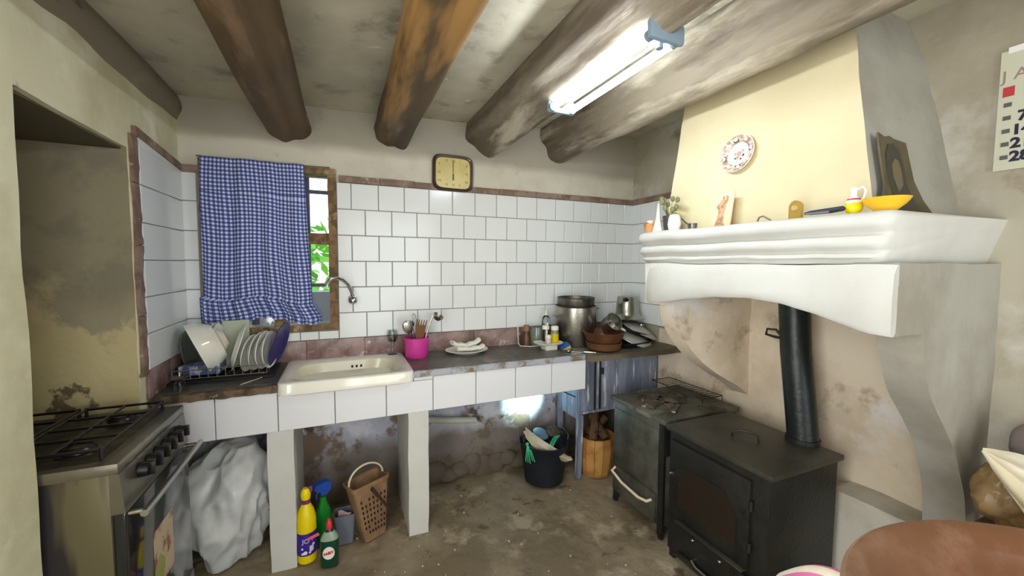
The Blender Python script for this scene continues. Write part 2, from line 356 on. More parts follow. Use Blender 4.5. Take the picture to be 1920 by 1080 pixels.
def gingham():
    m = D.materials.new('gingham'); m.use_nodes = True; N = m.node_tree.nodes; L = m.node_tree.links; b = N['Principled BSDF']
    b.inputs['Roughness'].default_value = .9
    uv = N.new('ShaderNodeUVMap'); sp = N.new('ShaderNodeSeparateXYZ'); L.new(uv.outputs[0], sp.inputs[0]); out = []
    for k in (0, 1):
        a = N.new('ShaderNodeMath'); a.operation = 'FRACT'; L.new(sp.outputs[k], a.inputs[0])
        c = N.new('ShaderNodeMath'); c.operation = 'LESS_THAN'; c.inputs[1].default_value = .52; L.new(a.outputs[0], c.inputs[0]); out.append(c)
    s = N.new('ShaderNodeMath'); s.operation = 'ADD'; L.new(out[0].outputs[0], s.inputs[0]); L.new(out[1].outputs[0], s.inputs[1])
    h = N.new('ShaderNodeMath'); h.operation = 'MULTIPLY'; h.inputs[1].default_value = .5; L.new(s.outputs[0], h.inputs[0])
    r = N.new('ShaderNodeValToRGB'); r.color_ramp.interpolation = 'CONSTANT'; e = r.color_ramp.elements
    e[0].position = 0; e[0].color = srgb(214,220,236); e[1].position = .25; e[1].color = srgb(110,124,180); n = e.new(.75); n.color = srgb(52,62,128)
    L.new(h.outputs[0], r.inputs[0]); L.new(r.outputs[0], b.inputs['Base Color']); return m
M['gingham'] = gingham()
def window_glass():
    m = D.materials.new('window_glass'); m.use_nodes = True; N = m.node_tree.nodes; L = m.node_tree.links; N.remove(N['Principled BSDF'])
    t = N.new('ShaderNodeBsdfTransparent'); g = N.new('ShaderNodeBsdfGlossy'); g.inputs['Roughness'].default_value = .04
    f = N.new('ShaderNodeFresnel'); f.inputs[0].default_value = 1.55; x = N.new('ShaderNodeMixShader')
    L.new(f.outputs[0], x.inputs[0]); L.new(t.outputs[0], x.inputs[1]); L.new(g.outputs[0], x.inputs[2]); L.new(x.outputs[0], N['Material Output'].inputs[0]); return m
M['window_glass'] = window_glass()

# ================================================================== SETTING
XL, XR, YB, YN = -0.74, 2.105, 2.518, -2.2
def ceil_z(x): return 2.262+(x-XL)*.053
# floor, uneven worn concrete
f = MB()
def fl(u, v):
    x = -1.75+u*4.1; y = YN-.1+v*(YB-YN+.2); z = 0.010*noise.noise(Vector((x*1.6, y*1.6, 0)))+.006*noise.noise(Vector((x*6, y*6, 3)))
    return (x, y, z-.006)
f.grid(fl, 90, 100); solid(f, .1)
floor = struct('floor', f, M['floor'])
# debris on the floor
db = MB()
for k in range(130):
    x = random.uniform(-.25, 1.4); y = random.uniform(1.2, 2.45)
    r = random.choice((.002, .003, .004, .006)); c = (x, y, r*.4)
    db.ball(c, r, r*random.uniform(.6, 1.6), r*.5, 5, 3)
o = tag(part('floor_debris', db, M['cardboard']), 'pale crumbs of plaster scattered over the worn floor', 'debris'); o['kind'] = 'stuff'
# ceiling
c = MB()
def cl(u, v):
    x = -.9+u*3.2; y = YN-.1+v*(YB-YN+.2); return (x, y, ceil_z(x)+.012*noise.noise(Vector((x*2, y*2, 5)))+.004*noise.noise(Vector((x*9, y*9, 5))))
c.grid(cl, 70, 80); c.f = [tuple(reversed(q)) for q in c.f]; solid(c, .12)
struct('ceiling', c, M['ceiling'])
# back wall with a window hole; lower part below the worktop is its own coat of plaster
WX0, WX1, WZ0, WZ1 = -.655, -.020, 1.05, 1.965
bw = MB()
bw.gbox(XL-.1, WX0, YB, YB+.3, .88, 2.6, .08); bw.gbox(WX1, XR+.3, YB, YB+.3, .88, 2.6, .08)
bw.gbox(WX0, WX1, YB, YB+.3, .88, WZ0, .08); bw.gbox(WX0, WX1, YB, YB+.3, WZ1, 2.6, .08)
bw.jit(.004, 5)
wall_back = struct('wall_back', bw, M['plaster_back'])
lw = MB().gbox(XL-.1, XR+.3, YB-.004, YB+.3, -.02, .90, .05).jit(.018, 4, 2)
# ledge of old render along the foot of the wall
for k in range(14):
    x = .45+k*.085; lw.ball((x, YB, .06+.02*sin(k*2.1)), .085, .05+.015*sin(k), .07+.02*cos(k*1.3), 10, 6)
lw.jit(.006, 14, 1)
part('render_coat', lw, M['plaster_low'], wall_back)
# upper strip behind the tiles = grout bed
part('grout_bed', MB().box(WX1, XR, YB-.006, YB+.01, .99, 1.895).box(XL, WX0, YB-.006, YB+.01, .99, 1.895).box(WX0, WX1, YB-.006, YB+.01, .99, WZ0), M['grout'], wall_back)
def tile_mesh(w, h, th=.007, b=.0025, mt=None, name='tile'):
    """a glazed tile in the X-Z plane, front towards -Y, with a softened edge; 20 faces"""
    m = MB(); x, z = w/2, h/2
    lo = [[(-x,0,-z),(x,0,-z),(x,0,z),(-x,0,z)], [(-x,-th+b*.8,-z),(x,-th+b*.8,-z),(x,-th+b*.8,z),(-x,-th+b*.8,z)],
          [(-x+b,-th,-z+b),(x-b,-th,-z+b),(x-b,-th,z-b),(-x+b,-th,z-b)]]
    m.loft(lo, False, True); return mesh_of(name, m, mt or M['tile'], 12)
TM = {}
def put_tile(parent, x0, x1, z0, z1, y, rz=0, mt=None, gap=.0042, th=.007):
    w, h = round(x1-x0-gap, 4), round(z1-z0-gap, 4)
    if w < .008: return
    k = (w, h, mt.name if mt else '', th)
    if k not in TM: TM[k] = tile_mesh(w, h, th, mt=mt)
    o = stamp('tile', TM[k], parent, ((x0+x1)/2, y, (z0+z1)/2), (random.uniform(-.004,.004), 0, rz+random.uniform(-.004,.004)))
    return o
X0, Z0, T = .0587, 1.895, .15
for k in range(6):
    zt, zb = Z0-k*T, Z0-(k+1)*T
    off = 0 if k % 2 == 0 else .075
    xs = [WX1+.001]; i = 0
    while True:
        x = X0+i*T+off-(T if off else 0)
        i += 1
        if x <= WX1+.02: continue
        if x >= XR-.03: break
        xs.append(x)
    xs.append(XR)
    for a, b in zip(xs, xs[1:]): put_tile(wall_back, a, b, zb, zt, YB-.006)
    put_tile(wall_back, XL+.008, WX0-.012, zb-.004*0, zt, YB-.006)
for a, b in ((-.655,-.52),(-.52,-.37),(-.37,-.22),(-.22,-.125),(-.125,-.02)): put_tile(wall_back, a, b, .995, 1.045, YB-.006)
# marble upstand and brown border rows
def strip(parent, name, pieces, mt, th=.013):
    for (x0, x1, y0, y1, z0, z1) in pieces: part(name, MB().bbox(x0+.001, x1-.001, y0, y1, z0, z1, .002), mt, parent)
tr = D.objects.new('trim_1', None); COL.objects.link(tr); tr['kind'] = 'structure'; tr.location = (.6, YB, .94)
xs = [XL, -.46, -.19, .12, .46, .80, 1.14, 1.48, 1.80, XR]
strip(tr, 'marble_piece', [(a, b, YB-.018, YB, .875, .995-random.uniform(0,.003)) for a, b in zip(xs, xs[1:])], M['marble'])
strip(tr, 'marble_piece', [(XL, XL+.013, a, b, .875, .993) for a, b in ((2.05, 2.27), (2.27, 2.50))], M['marble'])
t2 = D.objects.new('trim_2', None); COL.objects.link(t2); t2['kind'] = 'structure'; t2.location = (1, YB, 1.91)
xs = [WX1+.015, .22, .42, .74, .98, 1.25, 1.52, 1.80, XR]
strip(t2, 'border_piece', [(a, b, YB-.017, YB, 1.897, 1.934+random.uniform(-.002,.002)) for a, b in zip(xs, xs[1:])]+[(XL, WX0+.0, YB-.015, YB, 1.885, 1.925)], M['border'])
strip(t2, 'border_piece', [(XR-.014, XR, a, b, 1.897, 1.936) for a, b in ((1.68, 1.95), (1.95, 2.23), (2.23, 2.50))], M['border'])
# ---- left wall: recess for the cooker between y=1.41 and y=2.0
wl = MB()
wl.gbox(XL-.35, XL, .46, 1.412, -.02, 2.6, .07)            # pier by the camera
wl.gbox(XL-.35, XL, YN-.2, -.66, -.02, 2.6, .07).gbox(XL-.35, XL, -.66, .46, -.02, .48, .07).gbox(XL-.35, XL, -.66, .46, 2.02, 2.6, .07)  # wall around the opening made for the side fill light
wl.gbox(XL-.35, XL, 2.0, YB+.3, .0, 2.6, .07)                # short pier by the corner
wl.gbox(XL-.35, XL, 1.412, 2.0, 1.868, 2.6, .05)             # lintel
for i, p in enumerate(wl.v):
    q = Vector(p); wl.v[i] = (p[0]+.007*noise.noise(q*4), p[1]+.006*noise.noise(q*6+Vector((3,0,0))), p[2]+.006*noise.noise(q*5+Vector((0,9,0))))
wall_left = struct('wall_left', wl, M['plaster_left'])
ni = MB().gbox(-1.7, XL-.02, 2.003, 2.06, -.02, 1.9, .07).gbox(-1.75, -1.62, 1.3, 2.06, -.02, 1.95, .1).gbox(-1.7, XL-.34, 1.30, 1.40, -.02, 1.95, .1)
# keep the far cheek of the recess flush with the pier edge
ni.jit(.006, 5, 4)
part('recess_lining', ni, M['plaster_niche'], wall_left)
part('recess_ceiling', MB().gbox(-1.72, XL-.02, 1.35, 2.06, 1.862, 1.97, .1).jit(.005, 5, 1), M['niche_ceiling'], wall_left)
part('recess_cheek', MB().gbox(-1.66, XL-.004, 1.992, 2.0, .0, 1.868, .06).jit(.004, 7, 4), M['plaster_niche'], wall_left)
part('grout_bed', MB().box(XL-.01, XL+.006, 2.052, YB, .99, 1.93), M['grout'], wall_left)
# tiles on the left pier: tall courses, the top one cut on the rake
for k in range(6):
    zt, zb = 1.892-k*T, 1.892-(k+1)*T
    if k == 0: zt = 1.892
    put_tile(wall_left, 0, YB-.012-2.053, zb, zt, 0, 0).location = (XL+.006, (2.053+YB-.012)/2, (zb+zt)/2)
for o_ in wall_left.children:
    if o_.name.startswith('tile'): o_.rotation_euler = (0, 0, R_(90))
# fill piece over the top course, under the raking border
part('tile', MB().prism([(2.055,1.889),(2.50,1.889),(2.055,1.925)], 'x', XL+.006, XL+.013), M['tile'], wall_left)
t3 = D.objects.new('trim_3', None); COL.objects.link(t3); t3['kind'] = 'structure'; t3.location = (XL, 2.2, 1.5)
part('border_piece', MB().prism([(2.03,1.925),(2.50,1.893),(2.505,1.925),(2.03,1.962)], 'x', XL, XL+.015).jit(.003, 14), M['border'], t3)
for a, b in ((.98,1.22),(1.22,1.5),(1.5,1.74),(1.74,1.93)):
    part('border_piece', MB().gbox(XL-.003, XL+.012, 2.004, 2.05, a+.002, b-.002, .02).jit(.006, 16), M['border'], t3)
# ---- right wall
wr = MB().gbox(XR, XR+.3, YN-.2, YB+.3, -.02, 2.7, .07)
for i, p in enumerate(wr.v):
    q = Vector(p); wr.v[i] = (p[0]+.008*noise.noise(q*3), p[1], p[2])
wall_right = struct('wall_right', wr, M['plaster_right'])
part('grout_bed', MB().box(XR-.006, XR+.01, 1.70, YB, .99, 1.895), M['grout'], wall_right)
for k in range(6):
    zt, zb = Z0-k*T, Z0-(k+1)*T
    ys = [YB-.01, YB-.10, YB-.25, YB-.40, YB-.55, YB-.70] if k % 2 == 0 else [YB-.01, YB-.175, YB-.325, YB-.475, YB-.625, YB-.75]
    for a, b in zip(ys, ys[1:]):
        o_ = put_tile(wall_right, b, a, zb, zt, 0); o_.location = (XR-.006, (a+b)/2, (zb+zt)/2); o_.rotation_euler = (0, 0, R_(-90))
M['hearth_plaster'] = mat('hearth_plaster', (226,212,190), .9, patches=[((206,190,166), 2.4, .52, .08, 8), ((178,160,134), 4.5, .62, .04, 8), ((110,90,70), 13, .76, .015, 4), ((228,226,224), 1.6, .60, .05, 6)], bump=.4, bscale=11)  # colour lightened in place of light missing on the shaded wall under the hood
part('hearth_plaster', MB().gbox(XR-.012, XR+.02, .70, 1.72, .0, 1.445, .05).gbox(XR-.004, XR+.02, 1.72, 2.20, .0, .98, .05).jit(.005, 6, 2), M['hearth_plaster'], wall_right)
# low whitewashed hearth cheek behind the stove
part('hearth_block', MB().gbox(1.95, XR+.02, .72, .985, -.01, .47, .05).jit(.010, 5, 3), M['corbel'], wall_right)
part('hearth_block', MB().gbox(1.99, XR+.02, 1.0, 1.42, -.01, .45, .05).jit(.010, 5, 8), M['corbel'], wall_right)
w2_ = MB().box(XL-.06, XL+.0, -.66, -.61, .48, 2.02).box(XL-.06, XL+.0, .41, .46, .48, 2.02).box(XL-.06, XL+.0, -.66, .46, 1.97, 2.02).box(XL-.06, XL+.0, -.66, .46, .48, .53)
struct('window_2', w2_, M['window_wood'])  # unseen window frame added around the side fill light
# ---- wall behind the camera with an unseen doorway added for the fill light
wn = MB().gbox(XL-.3, 0.0, YN-.25, YN, -.02, 2.6, .3).gbox(1.5, XR+.3, YN-.25, YN, -.02, 2.6, .3).gbox(0.0, 1.5, YN-.25, YN, 2.35, 2.6, .3)
struct('wall_front', wn, M['plaster_left'])
dr = MB().box(-.02, 0.04, YN-.06, YN+.03, 0, 2.37).box(1.46, 1.52, YN-.06, YN+.03, 0, 2.37).box(-.02, 1.52, YN-.06, YN+.03, 2.32, 2.38)
struct('door_1', dr, M['window_wood'])

# ---- beams
def beam(label, cx, cz, r, mt, y0=YN, y1=YB+.05, seed=0, flats=9, tilt=0, grp='old roof beams across the ceiling', amp=.012, squash=1.0, taper=0):
    n = 26; m = MB(); N = 44; vs = []; prof = [1+.10*cos(3*(2*pi*k/N)+seed)+.05*cos(5*(2*pi*k/N)+seed*2)+.03*cos(8*2*pi*k/N+seed) for k in range(N)]
    loops = []
    for i in range(n+1):
        t = i/n; y = y0+(y1-y0)*t; rr = r*(1+taper*(1-t)); lp = []
        for k in range(N):
            a = 2*pi*k/N; q = rr*prof[k]
            lp.append((cx+tilt*(1-t)+q*cos(a)*squash, y, cz+q*sin(a)))
        loops.append(lp)
    m.loft(loops); m.jit(amp*.7, 2.2, seed); m.jit(.002, 22, seed)
    b_ = part('roof_beam', m, mt, loc=(cx, 0, cz), ang=50)
    return tag(b_, label, 'beam', grp)
beam('dark brown rounded roof beam over the checked curtain', -.257, 2.192, .102, M['beam_brown'], seed=1.1)
beam('brown hewn roof beam ending above the wall left bare beside the clock'.replace('left bare ', ''), .297, 2.216, .098, M['beam_brown'], seed=2.3)
beam('whitewashed grey beam carrying the fluorescent lamp', .885, 2.275, .130, M['beam_grey'], seed=3.7, tilt=.02)
beam('thick peeling grey beam passing in front of the chimney breast', 1.44, 2.315, .148, M['beam_grey'], seed=4.9, amp=.016)
beam('sooty wall beam bedded along the top of the cooker wall', XL-.03, 2.205, .11, M['beam_dark'], seed=6.2, amp=.016, squash=.42)

# ---- window_1
w1 = D.objects.new('window_1', None); COL.objects.link(w1); w1['kind'] = 'structure'; w1.location = (-.34, YB, WZ0)
fr = MB()
fr.gbox(WX0, WX0+.030, YB-.022, YB+.10, WZ0, WZ1, .05); fr.gbox(WX1-.044, WX1, YB-.022, YB+.10, WZ0, WZ1, .05)
fr.gbox(WX0, WX1, YB-.020, YB+.10, WZ1-.034, WZ1, .05); fr.gbox(WX0, WX1, YB-.020, YB+.10, WZ0, WZ0+.034, .05)
part('window_frame', fr.jit(.004, 18, 2), M['window_wood'], w1)
part('mullion', MB().gbox(-.345, -.305, YB+.0, YB+.05, WZ0+.03, WZ1-.03, .06).jit(.002, 18), M['window_wood'], w1)
part('transom', MB().gbox(-.30, WX1-.03, YB-.012, YB+.05, 1.540, 1.602, .05).jit(.004, 16), M['window_wood'], w1)
part('transom', MB().gbox(WX0+.03, -.34, YB-.0, YB+.05, 1.540, 1.602, .05).jit(.004, 16), M['window_wood'], w1)
for a, b in ((-.307, WX1-.042), (WX0+.028, -.343)):
    for z0, z1 in ((WZ0+.03, 1.545), (1.60, WZ1-.03)):
        part('pane', MB().box(a, b, YB+.022, YB+.026, z0, z1), M['window_glass'], w1)
part('reveal', MB().box(WX0-.01, WX0, YB+.1, YB+.32, WZ0, WZ1).box(WX1, WX1+.01, YB+.1, YB+.32, WZ0, WZ1).box(WX0, WX1, YB+.1, YB+.32, WZ0-.01, WZ0), M['plaster_back'], w1)
gr = thing('window_grille', 'blue grey iron bars outside the kitchen window', 'grille', (-.34, YB+.17, WZ0))
for x in (-.60, -.46, -.32, -.185): part('bar', MB().box(x-.018, x+.018, YB+.155, YB+.185, WZ0-.01, WZ1+.02), M['grey_paint'], gr)
for z in (1.30, 1.86): part('crossbar', MB().box(WX0-.01, WX1+.01, YB+.165, YB+.19, z-.010, z+.010), M['grey_paint'], gr)
# outside
struct('ground', MB().box(-4, 3, YB+.32, 9, -.2, 0), M['yard'])
struct('yard_wall', MB().box(-4, 3, 8.6, 8.9, 0, 1.9), M['yard_wall'])
struct('yard_parapet', MB().gbox(-2.5, 1.5, 3.3, 3.45, 0, 1.22, .2).jit(.01, 4), mat('yard_stone', (120,126,138), .9))  # added wall; its grey stands in for dark reflections in the lower panes
def shrub(x, y, r, h, label):
    s = MB()
    for k in range(420):
        a = random.uniform(0, 2*pi); q = random.random()**.5*r; z = random.uniform(.1, 1)*h; q *= sqrt(max(.05, 1-(z/h-.5)**2*2.6))
        c_ = Vector((x+q*cos(a), y+q*sin(a), z)); u = Vector((random.uniform(-1,1), random.uniform(-1,1), random.uniform(-.5,1))).normalized()*.09
        w = u.cross(Vector((random.uniform(-1,1), random.uniform(-1,1), 1))).normalized()*.035
        s.add([c_-u, c_+w, c_+u, c_-w], [(0,1,2,3)])
    t = thing('shrub', label, 'shrub', (x, y, 0), group='shrubs in the yard outside the window')
    part('foliage', s, M['leaf'], t); part('stem', MB().tube([(x,y,0),(x+.05,y,h*.6)], .03, 6), M['bark'], t)
shrub(-.28, 4.4, .55, 1.82, 'bright green shrub seen through the upper window pane')
shrub(-2.3, 4.6, .8, 1.7, 'green yard shrub mostly hidden by the checked curtain')
shrub(.55, 6.4, .5, 1.55, 'smaller green shrub by the pink yard wall')

# ---- curtain
cu = MB()
def cur(u, v):
    z = 1.966-v*(.84+.018*sin(u*9))-(.03*(u-.3) if v > .2 else 0)
    xl = -.640-.012*v-(.02 if v > .85 else 0); xr = -.178+.03*v+(.045 if v > .86 else 0)*min(1, (v-.86)/.1) if v > .86 else -.178+.035*v
    x = xl+(xr-xl)*u
    amp = .004+.010*v; fold = sin(u*46+2*sin(v*2.2))*amp*.5+sin(u*27+v*1.3)*amp*.8+sin(u*11)*.006
    if v > .86: fold += sin(u*95)*.006+.012*(v-.86)/.14
    y = 2.468+fold*1.0-(.012*sin(pi*min(1, v/.86)) )
    x += .004*cos(u*46)*v
    return (x, y-.004, z+(.004*sin(u*60) if v > .97 else 0))
cu.grid(cur, 220, 120, lambda u, v: (u*26.5+.25*sin(v*8+u*5), v*42))
for q in range(len(cu.f)): pass
solid(cu, .0015)
ct = tag(part('curtain', cu, M['gingham'], loc=(-.4, 2.46, 1.966), ang=180), 'blue and white checked curtain hanging over the window', 'curtain')
tag(part('curtain_wire', MB().tube([(-.66,2.485,1.968),(-.4,2.478,1.962),(-.05,2.487,1.968)], .0025, 6), M['steel_dark'], loc=(-.4, 2.48, 1.966)), 'thin sagging wire holding up the checked curtain', 'wire')
# ================================================================== FIREPLACE
fp = thing('fireplace_hood', 'white plaster fireplace hood with moulded mantel and cream chimney', 'fireplace', (1.75, 1.12, 0))
YA, YZ = .60, 1.645
prof = [(XR+.01,1.597),(1.425,1.597),(1.404,1.588),(1.397,1.568),(1.404,1.548),(1.425,1.538),(1.432,1.530),(1.420,1.522),(1.413,1.506),(1.420,1.490),(1.436,1.484),(1.440,1.478),(1.432,1.470),(1.433,1.460),(1.452,1.452),(1.456,1.440),(XR+.01,1.430)]
def sect(y, s):  # s pulls the moulding in at the rounded ends
    return [((x if x > 1.6 else x+s), y+(.045*max(0,(1.597-z)/.167) if y < 1.0 else 0)*(1-max(0,(y-YA))/.4), z-(s*.4 if z > 1.55 and x < 1.6 else 0)) for x, z in prof]
ys = [(YA,.030),(YA+.006,.012),(YA+.018,.003),(YA+.035,0)]+[(YA+.035+(YZ-YA-.07)*k/30, 0) for k in range(1,30)]+[(YZ-.035,0),(YZ-.018,.004),(YZ-.006,.014),(YZ,.032)]
mb = MB().loft([sect(y, s) for y, s in ys]).jit(.006, 4, 3)
part('mantel', mb, M['hood_white'], fp, ang=60)
# skirt with a segmental arch underneath
sk = MB(); lo = []
def zarch(y):
    t = (y-YA)/(YZ-.06-YA)
    pts = [(0,1.232),(.07,1.240),(.2,1.276),(.32,1.300),(.45,1.311),(.6,1.303),(.75,1.281),(.88,1.252),(1,1.238)]
    for (a, za), (b, zb) in zip(pts, pts[1:]):
        if t <= b: return za+(zb-za)*max(0, (t-a)/(b-a))
    return 1.238
n = 40
for k in range(n+1):
    y = YA+.004+(YZ-.06-YA)*k/n; e = .012*max(0, 1-k/2)+.012*max(0, 1-(n-k)/2); zb = zarch(y)
    lo.append([(1.425+e+.01, y, 1.44), (1.420+e, y, 1.41), (1.414+e, y, 1.34), (1.415+e, y, zb+.012), (1.424+e, y, zb), (1.446, y, zb), (1.456, y, zb+.012), (1.456, y, 1.44)])
sk.loft(lo).jit(.006, 4, 1)
part('arched_skirt', sk, M['hood_white'], fp, ang=42)
# end cheeks and corbels
def corbel(y0, y1, ptsxz, seed):
    m = MB(); poly = [ptsxz[0], ptsxz[1], ptsxz[2]]; P_ = ptsxz
    for i in range(2, len(P_)-1):
        p0, p1, p2, p3 = P_[max(i-1, 2)], P_[i], P_[i+1], P_[min(i+2, len(P_)-1)]
        for q in (.25, .5, .75, 1):
            poly.append(tuple(.5*((2*p1[j])+(-p0[j]+p2[j])*q+(2*p0[j]-5*p1[j]+4*p2[j]-p3[j])*q*q+(-p0[j]+3*p1[j]-3*p2[j]+p3[j])*q**3) for j in (0, 1)))
    for (xa, za), (xb, zb) in zip(poly, poly[1:]):
        n_ = max(1, int(abs(za-zb)/.05))
        for j in range(n_):
            t0, t1 = j/n_, (j+1)/n_
            X0_, Z0_ = xa+(xb-xa)*t0, za+(zb-za)*t0; X1_, Z1_ = xa+(xb-xa)*t1, za+(zb-za)*t1
            # front, back and curved edge, in 4 columns across
            for c_ in range(6):
                f0, f1 = c_/6, (c_+1)/6
                a = [(X0_+(XR+.02-X0_)*f0, Z0_), (X0_+(XR+.02-X0_)*f1, Z0_), (X1_+(XR+.02-X1_)*f1, Z1_), (X1_+(XR+.02-X1_)*f0, Z1_)]
                m.add([(p[0], y0, p[1]) for p in a], [(3,2,1,0)]); m.add([(p[0], y1, p[1]) for p in a], [(0,1,2,3)])
            m.add([(X0_, y0, Z0_), (X0_, y1, Z0_), (X1_, y1, Z1_), (X1_, y0, Z1_)], [(0,1,2,3)])
    m.jit(.006, 4, seed); return m
cp = [(1.455,1.445),(1.455,1.232),(1.600,1.226),(1.612,1.20),(1.632,1.13),(1.66,1.07),(1.695,1.015),(1.745,.96),(1.792,.91),(1.835,.86),(1.875,.806),(1.93,.70),(1.965,.624),(1.985,.50),(1.99,.42),(2.03,.40),(2.04,.0)]
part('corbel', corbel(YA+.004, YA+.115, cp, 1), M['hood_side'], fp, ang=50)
cq = [(1.425,1.445),(1.43,1.24),(1.525,1.235),(1.542,1.145),(1.60,1.059),(1.655,.992),(1.74,.92),(1.86,.84),(2.0,.765),(2.10,.70)]
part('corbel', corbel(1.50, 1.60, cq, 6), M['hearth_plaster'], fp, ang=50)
# chimney breast: tapering
base = [(1.545, .715, 1.590), (1.545, 1.600, 1.590), (XR+.01, 1.700, 1.590), (XR+.01, .700, 1.590)]
top = [(1.625, .835, 2.24), (1.625, 1.560, 2.24), (XR+.01, 1.560, 2.24), (XR+.01, .845, 2.24)]
tp2 = [(1.66, .885, 2.50), (1.66, 1.545, 2.50), (XR+.01, 1.545, 2.50), (XR+.01, .93, 2.50)]
def quadgrid(m, a, b, c_, d, n1, n2):
    a, b, c_, d = map(Vector, (a, b, c_, d))
    m.grid(lambda u, v: tuple((a*(1-u)+b*u)*(1-v)+(d*(1-u)+c_*u)*v), n1, n2)
cb = MB()
quadgrid(cb, base[1], base[0], top[0], top[1], 16, 12); quadgrid(cb, top[1], top[0], tp2[0], tp2[1], 16, 6)
quadgrid(cb, base[2], base[1], top[1], top[2], 10, 12); quadgrid(cb, top[2], top[1], tp2[1], tp2[2], 10, 6)
part('chimney_breast', cb.jit(.006, 4, 9), M['hood_cream'], fp, ang=40)
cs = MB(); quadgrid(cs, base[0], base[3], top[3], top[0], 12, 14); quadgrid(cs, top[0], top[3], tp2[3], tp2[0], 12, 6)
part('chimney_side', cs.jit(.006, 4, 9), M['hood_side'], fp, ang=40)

# ================================================================== WORKTOP
kc = thing('tiled_counter', 'masonry kitchen counter with white front tiles and dark stone slabs', 'counter', (.3, 2.3, 0))
part('stone_slab', MB().gbox(XL+.012, -.262, 2.085, YB-.016, .845, .880, .05).jit(.003, 12), M['slab'], kc)
part('stone_slab', MB().gbox(.318, 1.372, 2.062, YB-.016, .848, .880, .05).jit(.002, 12), M['slab'], kc)
part('slab_nosing', MB().gbox(.318, 1.372, 2.046, 2.063, .848, .8795, .03).jit(.002, 20), M['slab_edge'], kc)
part('worn_edge', MB().gbox(XL+.01, -.272, 2.046, 2.086, .845, .876, .012).jit(.007, 24), M['crumbly'], kc)
part('front_apron', MB().box(XL+.01, 1.386, 2.064, 2.11, .662, .847).box(XL+.01, 1.386, 2.064, 2.5, .80, .846) if False else MB().box(XL+.01, 1.386, 2.064, 2.11, .662, .828), M['grout'], kc)
js = [XL+.012, -.516, -.279, -.041, .196, .432, .669, .907, 1.144, 1.384]
for a, b in zip(js, js[1:]):
    zt = .846 if (b < -.27 or a > .43) else .828
    put_tile(kc, a-.3, b-.3, .660, zt, 2.064-2.3, 0, M['tile_front'], .004, .009)
put_tile(kc, .333-.3, .432-.3, .8285, .848, 2.064-2.3, 0, M['tile_front'], .001, .009)
for xa, xb, sd in ((-.326, -.219, 1), (.302, .406, 5)):
    part('pier', MB().gbox(xa, xb, 2.058, YB, -.005, .662, .04).jit(.006, 6, sd), M['corbel'] if False else M['hood_white'], kc)
# ---- sink
sx, sy = .026, 2.275
sk_ = thing('sink', 'cream ceramic rectangular sink set into the worktop', 'sink', (sx, sy, .82))
m = MB(); A = lambda hx, hy, z, e=9, dy=0: srect(sx, sy+dy, hx, hy, z, 64, e)
m.loft([A(.270,.205,.822), A(.300,.238,.826), A(.308,.246,.832,16), A(.308,.246,.880,16), A(.305,.243,.885,16), A(.298,.236,.887,14), A(.262,.196,.884,6,.0), A(.250,.178,.872,4.5,.0)], True, False)
m.v = [(x, y, z) for x, y, z in m.v]
part('rim', m, M['ceramic'], sk_, ang=50)
m = MB(); m.loft([A(.2505,.1785,.8722,4.5), A(.240,.165,.82,4), A(.225,.152,.76,4), A(.190,.125,.742,3.5), A(.03,.03,.736,2)], False, True)
part('basin', m, M['ceramic_in'], sk_, ang=60)
for k in (-1, 0, 1): part('overflow_hole', MB().cyl((sx+.045+k*.024, sy+.171, .842), (sx+.045+k*.024, sy+.160, .839), .0055, n=12), M['dark'], sk_)
part('drain', MB().lathe([(0,.003),(.02,.003),(.026,.001),(.028,-.002)], 20, (sx, sy, .738)), M['chrome'], sk_)
part('drain_pipe', MB().tube([(.02,2.33,.80),(.02,2.33,.60),(.02,2.33,.585)], [.028,.028,.02], 16).tube([(.02,2.33,.70),(.06,2.40,.705),(.24,2.44,.67)], .018, 12), M['pvc'], sk_)
# waste pipe along the wall
tag(part('waste_pipe', MB().tube([(.44,2.44,.47),(.62,2.455,.43),(.80,2.47,.40)], .020, 12).jit(.004, 9), M['pvc'], loc=(.6,2.46,.43)), 'dusty pale pipe running down the wall under the counter', 'pipe')
# ---- faucet
fa = thing('wall_tap', 'chrome swan neck tap on the tiles beside the window', 'tap', (.058, 2.50, 1.20))
part('wall_plate', MB().lathe([(0,0),(.026,0),(.024,.008),(.012,.014)], 20).xf(Matrix.Translation((.058,2.505,1.225)) @ Matrix.Rotation(R_(90), 4, 'X')), M['chrome'], fa)
part('tap_body', MB().ball((.058,2.455,1.222), .026, .03, .026).cyl((.058,2.455,1.222),(.058,2.505,1.222), .014), M['chrome'], fa)
part('spout', MB().tube([(.058,2.455,1.235),(.050,2.448,1.275),(.032,2.435,1.315),(.005,2.415,1.342),(-.025,2.395,1.352),(-.055,2.375,1.348),(-.072,2.365,1.330),(-.074,2.362,1.305)], .0095, 12), M['chrome'], fa)
part('lever', MB().tube([(.058,2.45,1.205),(.060,2.44,1.165)], [.005,.003], 8), M['chrome'], fa)
